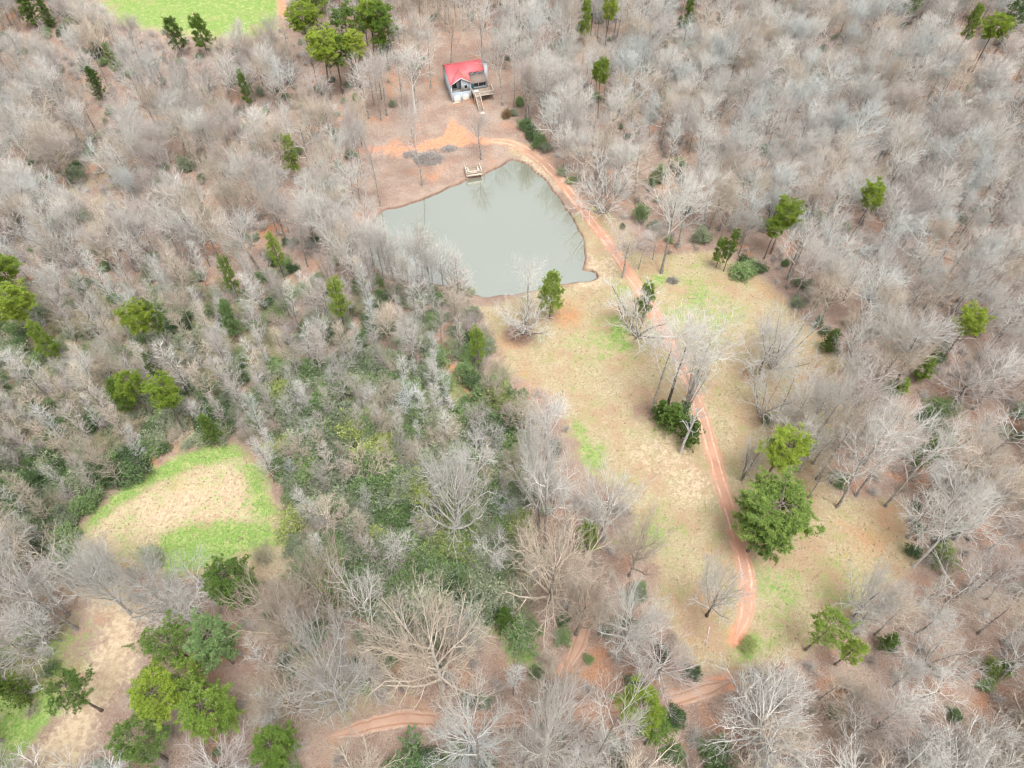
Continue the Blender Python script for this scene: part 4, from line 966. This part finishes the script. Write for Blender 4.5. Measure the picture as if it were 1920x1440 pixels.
B = [(902,297,208,30,'oak1','mauve','lone dark twigged tree on the bank beside the fishing dock','trunk'),
 (793,346,190,30,'tall0','mauve','tall thin bare tree between the brush heap and pond edge',None),(713,382,235,24,'tall1','mauve','slender forked bare tree at the pond bank corner',None),
 (778,212,85,34,'tall2','pale','white limbed tall tree on litter left of the house wall','pale'),(942,198,55,34,'tall0','pale','tall grey tree rising beside the house deck',None),
 (808,165,30,24,'tall1','pale','tall grey tree behind the house gable wall',None),(692,222,110,28,'tall1','pale','grey vase shaped tree at the open yard edge',None),(715,225,105,26,'tall2','mauve','mauve grey vase shaped tree paired at the open yard edge',None),
 (678,332,200,22,'tall2','mauve','thin leaning tree on pink litter at the yard end of the pond',None),(846,130,10,26,'tall0','tan','tan tree uphill behind the red roof','trunk'),(905,120,0,28,'tall2','pale','pale tree uphill behind the chimney',None),
 (985,624,555,42,'multi1','pale','white bushy many stemmed tree in a ring of dark litter by the pond','trunk'),(990,600,490,42,'oak3','pale','pale wispy tree on the pond shore behind the bushy one',None),
 (1193,630,530,60,'multi0','pale','silver many stemmed tree beside the dirt track','trunk'),(1168,520,430,38,'tall1','mauve','twiggy grey tree on the track verge at the pond corner',None),
 (1240,512,335,48,'tall0','pale','big forked ivy grey tree at the head of the clearing','trunk'),
 (1222,770,605,58,'oak3','pale','grey tree over the grass at the trackside group',None),(1250,762,595,58,'tall2','pale','tallest grey tree in the middle of the trackside group','trunk_dark'),(1290,745,590,54,'tall1','pale','silver grey tree leaning across the dirt track',None),(1285,770,640,36,'multi2','pale','short silver tree at the trackside cedars',None),
 (1276,850,750,24,'snag0','snag','bleached dead snag standing by the trackside cedars','snag'),
 (1422,702,575,50,'dome0','pale','white spreading tree on brown litter in the clearing','trunk_dark'),(1447,690,560,46,'multi1','pale','bushy white tree against the spreading clearing tree',None),(1425,778,680,46,'multi0','pale','white bushy tree on dark litter in the clearing',None),(1462,770,665,36,'oak3','pale','small white tree behind the bushy clearing tree',None),
 (1325,1155,1045,56,'dome1','pale','dark trunked forked tree with white crown beside the dirt track','trunk_dark'),
 (1600,1155,1055,50,'dome0','pale','white crowned tree at the near corner of the clearing','trunk_dark'),(1712,1062,925,60,'oak1','pale','leaning white tree with bare red litter below','pale'),
 (1642,725,595,62,'dome1','tan','broad tan tree with dark trunk at the clearing bank',None),(1670,735,610,55,'tall0','pale','grey tree with leaning dark trunk at the clearing bank','trunk_dark'),(1790,750,640,66,'dome2','mauve','wide mauve domed tree in the wood beyond the clearing','trunk_dark'),
 (1570,950,810,52,'tall0','pale','tall white trunked tree beside the big pine',None),(1605,930,780,48,'tall1','pale','silver tree behind the white trunked tree near the big pine',None),(1530,900,760,60,'oak1','tan','tan grey tree behind the big pine',None),(1560,840,720,55,'tall2','mauve','mauve tree in the stand behind the lime pine',None),(1660,950,800,50,'tall2','pale','thin white tree with a forked top over yellow pine',None),
 (1620,870,740,55,'oak0','pale','grey broad tree in the stand behind the lime pine',None),
 (1484,800,690,46,'dome1','pale','pale rounded tree pushing into the clearing behind the lime pine',None),(1515,845,720,50,'oak1','pale','grey tree beside the pale rounded tree behind the lime pine',None),(1528,780,670,44,'dome0','tan','tan rounded tree between clearing litter and grey stand',None),(1390,900,800,30,'multi2','pale','small white bush like tree under the lime pine',None),(1475,870,780,34,'multi1','pale','white low tree in front of the lime pine trunk',None),
 (860,1010,790,66,'dome0','pale','great silver dome shaped tree at the thicket edge',None),(1010,985,745,62,'dome1','pale','tall silver tree facing the clearing at the thicket edge',None),(1020,1030,850,60,'oak3','pale','silver tree in front of the tall thicket edge tree',None),
 (830,1290,1110,105,'dome2','tan','huge fan shaped tan tree at the mossy glade','pale'),(1030,1130,965,92,'dome0','tan','huge tan oak over the rutted spur',None),(1080,1190,1060,70,'dome1','tan','tan oak with brown haze beside the rutted spur',None),
 (1170,1215,1085,66,'dome2','pale','white spreading oak between the spur and the clearing',None),(1180,1080,940,58,'dome1','tan','pinkish tan tree facing the clearing',None),(1130,1000,870,60,'dome0','pale','grey round tree facing the clearing',None),
 (1020,1440,1250,66,'dome1','pale','large white forked tree over the muddy lane','pale'),(1110,1440,1270,60,'oak3','pale','white round tree over the muddy lane',None),(900,1440,1290,60,'oak5','pale','white tree with crooked limbs over the muddy lane',None),
 (570,1230,1065,80,'dome1','tan','big tan round tree above the pine cluster','tan'),(640,1180,1005,76,'dome0','tan','yellowish tan tall tree above the lane',None),(650,1330,1140,76,'dome2','pale','white tall tree among green bushes by the lane',None),(720,1230,1080,55,'oak3','pale','white crooked tree between tan oaks',None),
 (245,1150,1005,60,'dome1','pale','white fan shaped tree at the foot of the hay field',None),(330,1150,1025,58,'dome2','pale','white low forked tree beside the dark flat pine',None),(75,1190,1030,52,'tall2','pale','white tree with dark leaning trunk on the grassy bank','trunk'),(145,1180,1010,60,'tall1','pale','thin white tree leaning over the sandy way','trunk')]
for u, v, vt, r, key, tint, lab, tk in B:
    bare(u, v, vt, r, key, tint, lab, tk, name='dead_snag' if key == 'snag0' else 'bare_tree')

# ---- the woods: jittered planting by area
cand = []
def hillv(u, v): return u, v
cell = 4.3
for iy in range(int(3/cell), int(300/cell)):
    for ix in range(int(-225/cell), int(225/cell)):
        x = (ix+rng.uniform(.05, .95))*cell; y = (iy+rng.uniform(.05, .95))*cell
        z = float(base_h(x, y)); u, v, dep = proj(x, y, z)
        if u < -160 or u > 2080 or v < -60 or v > 1800: continue
        r = rng.uniform()
        thick = in_poly(u, v, np.array([(520,730),(880,700),(950,780),(1010,1020),(1000,1150),(760,1220),(560,1080),(525,900)], float))
        if thick:
            if r > .80: continue
            key = rng.choice(['slim0','slim1','slim2','slim3','multi0','multi2','sap0','oak3'], p=[.14,.14,.12,.12,.14,.12,.12,.1]); h = rng.uniform(8, 13)
        elif u < 1000 and 540 < v < 1060:
            if r > .86: continue
            key = rng.choice(['slim0','slim1','slim2','slim3','oak4','tall0','multi0','sap1'], p=[.22,.22,.2,.18,.04,.06,.03,.05]); h = rng.uniform(11, 17)
        elif u < 560 and v <= 540:
            if r > .66: continue
            key = rng.choice(['tall0','tall1','tall2','oak0','oak1','oak4','slim1','slim3','multi1'], p=[.16,.14,.14,.1,.12,.1,.1,.08,.06]); h = rng.uniform(12, 19)
        elif v < 260 and u < 1000:
            if r > (.45 if u > 640 else .7): continue
            key = rng.choice(['tall0','tall1','tall2','oak1','oak4','slim1']); h = rng.uniform(14, 20)
        elif v > 1240:
            if r > .76: continue
            key = rng.choice(['dome0','oak1','dome1','oak3','oak4','dome2','multi1','sap0','slim1'], p=[.15,.14,.14,.14,.1,.1,.08,.08,.07]); h = rng.uniform(10, 16.5)
        else:
            if r > .68: continue
            key = rng.choice(['oak0','oak1','oak2','oak3','oak4','oak5','tall0','tall1','tall2','sap1','multi1'], p=[.1,.12,.08,.1,.12,.07,.12,.11,.1,.05,.03]); h = rng.uniform(11.5, 18)
        tm, cm, h0, r0, cc = PROTO[key]
        s = h/h0; sxy = s*rng.uniform(.8, 1.1); rad = r0*sxy
        if blocked(x, y, h, rad): continue
        if any((x-a)**2+(y-b)**2 < c*c for a, b, c in placed): continue
        tops = [proj(x, y, z+h*f) for f in (.55, .75, .95)]; cr_ = rad*FPX/dep*.55
        if any((tu-gu)**2+(tv-gv)**2 < (gr+cr_)**2 and td < gd+2 for tu, tv, td in tops for gu, gv, gr, gd in GUARD): continue
        tint = rng.choice(['pale','tan','mauve','silver'], p=([.38,.2,.17,.25] if (u > 1000 and v < 520) else [.48,.25,.19,.08] if u > 1000 else [.42,.32,.22,.04]))
        cand.append((key, x, y, s, sxy, tint, u, v, dep, h*FPX/dep))
def in_view(u, v): return -30 < u < 1950 and -20 < v < 1560
KIND = lambda k: 'slender' if k.startswith(('slim', 'sap')) else 'spreading'
rest = []
for kind in ('slender', 'spreading'):
    mine = sorted([c for c in cand if KIND(c[0]) == kind and in_view(c[6], c[7])], key=lambda c: -c[9])
    rest += [c for c in cand if KIND(c[0]) == kind and not in_view(c[6], c[7])]
    n_explicit = 60 if kind == 'spreading' else 0
    for c in mine[:295-n_explicit]:
        key, x, y, s, sxy, tint, u, v, dep, _ = c
        z_ = zone_of(u, v)
        form = {'sli': 'slender cone crowned', 'sap': 'thin young', 'mul': 'many stemmed', 'dom': 'dome crowned', 'tal': 'tall narrow', 'oak': 'broad crowned'}[key[:3]]
        size = 'lofty ' if s*PROTO[key][2] > 15 else 'short ' if s*PROTO[key][2] < 11 else ''
        lab = f'{size}{TINT_WORDS[tint]} {form} leafless tree nearest the {landmark(x, y)}'
        plant(key, 'slender_bare_tree' if kind == 'slender' else 'bare_tree', x, y, s, rng.uniform(0, 6.28), lab, 'tree', f'{size}{form} {TINT_WORDS[tint]} trees nearest the {landmark(x, y)}', tint, None, sxy, 3)
    rest += mine[295-n_explicit:]

# ---- understorey: green shrubs and leafless scrub
und = []
cell = 2.8
CLEAR_W = wpoly(CLEAR)
for iy in range(int(6/cell), int(290/cell)):
    for ix in range(int(-220/cell), int(220/cell)):
        x = (ix+rng.uniform(0, 1))*cell; y = (iy+rng.uniform(0, 1))*cell
        u, v, dep = proj(x, y, float(base_h(x, y)))
        if u < -120 or u > 2040 or v < -40 or v > 1640: continue
        n = .5+.5*math.sin(x*.13+1.7*math.sin(y*.09))*math.cos(y*.11+1.3*math.sin(x*.07))
        thick = in_poly(u, v, np.array([(520,700),(880,690),(950,760),(1010,1020),(980,1190),(760,1220),(560,1080),(525,900)], float))
        r = rng.uniform(); key = None
        if thick:
            if r < .70: key = f'shrub{rng.integers(4)}'; lm = rng.choice(['shrub','shrub_grey','shrub_dark','budding'], p=[.34,.48,.06,.12]); h = rng.uniform(2.8, 6.2)
            elif r < .98: key = f'scrub{rng.integers(3)}'; lm = rng.choice(['tan','olive','mauve']); h = rng.uniform(2.4, 4.4)
        elif u < 1000 and 540 < v < 1060:
            if u < 340 and 860 < v < 1060 and r < .85: key = f'shrub{rng.integers(4)}'; lm = rng.choice(['shrub','shrub_grey','shrub_dark'], p=[.3,.45,.25]); h = rng.uniform(2.5, 5)
            elif r < .40*n+.26: key = f'shrub{rng.integers(4)}'; lm = rng.choice(['shrub','shrub_grey','shrub_dark'], p=[.36,.54,.10]); h = rng.uniform(1.8, 4.2)
            elif r < .92: key = f'scrub{rng.integers(3)}'; lm = rng.choice(['tan','olive','mauve','olive']); h = rng.uniform(1.8, 3.8)
        else:
            g_ = (.24*n if u < 640 else .12*n) if v < 540 else .13*n
            if u < 330 and 850 < v < 1050: g_ = .6
            if v > 1150 and u > 450 and u < 1400: g_ = .2
            if r < g_: key = f'shrub{rng.integers(4)}'; lm = rng.choice(['shrub','shrub_grey','shrub_dark'], p=[.35,.4,.25]); h = rng.uniform(1.4, 3.2)
            elif r < g_+(.14+.2*n if not (600 < u < 1050 and v < 420) else .05): key = f'scrub{rng.integers(3)}'; lm = rng.choice(['tan','mauve','pale']); h = rng.uniform(1.2, 2.6)
        if not key or in_poly(x, y, CLEAR_W): continue
        tm, cm, h0, r0, cc = PROTO[key]; s = h/h0
        if blocked(x, y, h, r0*s, .45): continue
        und.append((key, x, y, s, s*rng.uniform(.85, 1.3), lm, u, v, dep, h*FPX/dep))
mine = sorted([c for c in und if c[0].startswith('shrub') and in_view(c[6], c[7])], key=lambda c: -c[9])
LW = {'shrub': 'mid green', 'shrub_grey': 'sage green', 'shrub_dark': 'dark green', 'budding': 'lime green'}
for c in mine[:270]:
    key, x, y, s, sxy, lm, u, v, dep, _ = c
    size = 'tall ' if s*PROTO[key][2] > 4 else 'low ' if s*PROTO[key][2] < 3 else ''
    plant(key, 'evergreen_shrub', x, y, s, rng.uniform(0, 6.28), f'{size}{LW[lm]} leafy understorey shrub nearest the {landmark(x, y)}', 'shrub', f'{size}{LW[lm]} understorey shrubs nearest the {landmark(x, y)}', lm, None, sxy)
rest_shrub = mine[270:]+[c for c in und if c[0].startswith('shrub') and not in_view(c[6], c[7])]
scrub = [c for c in und if c[0].startswith('scrub')]

# ---- what is past counting: one object each, points carrying the shared plant meshes
def instanced(name, items, label, cat):
    if not items: return
    keys = sorted({(c[0], c[5]) for c in items})
    coll = bpy.data.collections.new(name+'_meshes'); order = []
    for k_, (key, tint) in enumerate(keys):
        tm, cm = PROTO[key][0], PROTO[key][1]
        nv = [len(tm.vertices), len(cm.vertices)]; me = bpy.data.meshes.new(f'{name}_{k_:03d}')
        co = np.concatenate([np.array([0.]*(3*n), np.float32) for n in nv])
        a = np.zeros(nv[0]*3, np.float32); tm.vertices.foreach_get('co', a); b = np.zeros(nv[1]*3, np.float32); cm.vertices.foreach_get('co', b)
        def polys(m):
            li = np.zeros(len(m.loops), np.int32); m.loops.foreach_get('vertex_index', li); return li.reshape(-1, 4)
        q = np.concatenate([polys(tm), polys(cm)+nv[0]])
        m2 = MB(); m2.add(np.concatenate([a, b]).reshape(-1, 3), q)
        me = m2.mesh(f'{name}_{k_:03d}', [tm.materials[0], M[tint]], mat_index=np.concatenate([np.zeros(len(tm.polygons)), np.ones(len(cm.polygons))]))
        if 'tone' in cm.attributes:
            tv = np.zeros(nv[1], np.float32); cm.attributes['tone'].data.foreach_get('value', tv)
            at = me.attributes.new('tone', 'FLOAT', 'POINT'); at.data.foreach_set('value', np.concatenate([np.zeros(nv[0], np.float32), tv]))
        ob = bpy.data.objects.new(f'{name}_{k_:03d}', me); coll.objects.link(ob)
    P = np.array([(c[1], c[2], float(ground_h(c[1], c[2]))-.05) for c in items])
    me = bpy.data.meshes.new(name); me.vertices.add(len(P)); me.vertices.foreach_set('co', P.astype(np.float32).ravel())
    for nm, ty, val in (('kind_index', 'INT', [keys.index((c[0], c[5])) for c in items]), ('turn', 'FLOAT', rng.uniform(0, 6.28, len(P))), ('wide', 'FLOAT', [c[4] for c in items]), ('high', 'FLOAT', [c[3] for c in items])):
        at = me.attributes.new(nm, ty, 'POINT'); at.data.foreach_set('value', np.asarray(val, np.int32 if ty == 'INT' else np.float32))
    o = link(name, me); tag(o, label, cat, kind='stuff')
    ng = bpy.data.node_groups.new(name+'_nodes', 'GeometryNodeTree')
    ng.interface.new_socket('Geometry', in_out='INPUT', socket_type='NodeSocketGeometry'); ng.interface.new_socket('Geometry', in_out='OUTPUT', socket_type='NodeSocketGeometry')
    N, L = ng.nodes, ng.links
    gi, go = N.new('NodeGroupInput'), N.new('NodeGroupOutput'); ci = N.new('GeometryNodeCollectionInfo'); ci.inputs[0].default_value = coll; ci.inputs[1].default_value = True; ci.inputs[2].default_value = True
    ip = N.new('GeometryNodeInstanceOnPoints'); ip.inputs['Pick Instance'].default_value = True
    def named(nm, ty):
        a_ = N.new('GeometryNodeInputNamedAttribute'); a_.data_type = ty; a_.inputs['Name'].default_value = nm; return a_.outputs[0]
    cr = N.new('ShaderNodeCombineXYZ'); L.new(named('turn', 'FLOAT'), cr.inputs[2])
    cs = N.new('ShaderNodeCombineXYZ'); w_ = named('wide', 'FLOAT'); L.new(w_, cs.inputs[0]); L.new(w_, cs.inputs[1]); L.new(named('high', 'FLOAT'), cs.inputs[2])
    L.new(gi.outputs[0], ip.inputs['Points']); L.new(ci.outputs[0], ip.inputs['Instance']); L.new(named('kind_index', 'INT'), ip.inputs['Instance Index'])
    L.new(cr.outputs[0], ip.inputs['Rotation']); L.new(cs.outputs[0], ip.inputs['Scale']); L.new(ip.outputs[0], go.inputs[0])
    md = o.modifiers.new('plants', 'NODES'); md.node_group = ng
instanced('distant_woods', rest, 'mass of smaller leafless trees filling the farther woods', 'woods')
instanced('undergrowth', scrub, 'leafless brown scrub covering the floor of the woods', 'undergrowth')
instanced('shrub_cover', rest_shrub, 'small leafy shrubs scattered through the farther understorey', 'undergrowth')
tufts = []
for P, n in ((CLEAR_W, 9000), (wpoly(FIELD), 3500)):
    lo_, hi_ = P.min(0), P.max(0)
    for x, y in rng.uniform(lo_, hi_, (n, 2)):
        if not in_poly(x, y, P) or np.min((TRACK[:, 0]-x)**2+(TRACK[:, 1]-y)**2) < 3.2 or np.min((POND[:, 0]-x)**2+(POND[:, 1]-y)**2) < 1.5: continue
        sc = rng.uniform(.25, .6)
        tufts.append((f'tuft{rng.integers(3)}', x, y, sc, sc*rng.uniform(.8, 1.5), rng.choice(['tuft_dry','tuft_green','tuft_brown'], p=[.6,.26,.14])))
instanced('grass_tufts', tufts, 'dry and green grass tufts dotted over the clearing and the hay field', 'grass')
print('trees', len(cand), 'rest', len(rest), 'understorey', len(und), 'scrub', len(scrub), 'shrubs left', len(rest_shrub))
print('tris', sum(len(m.loops)-2*len(m.polygons) for m in bpy.data.meshes))
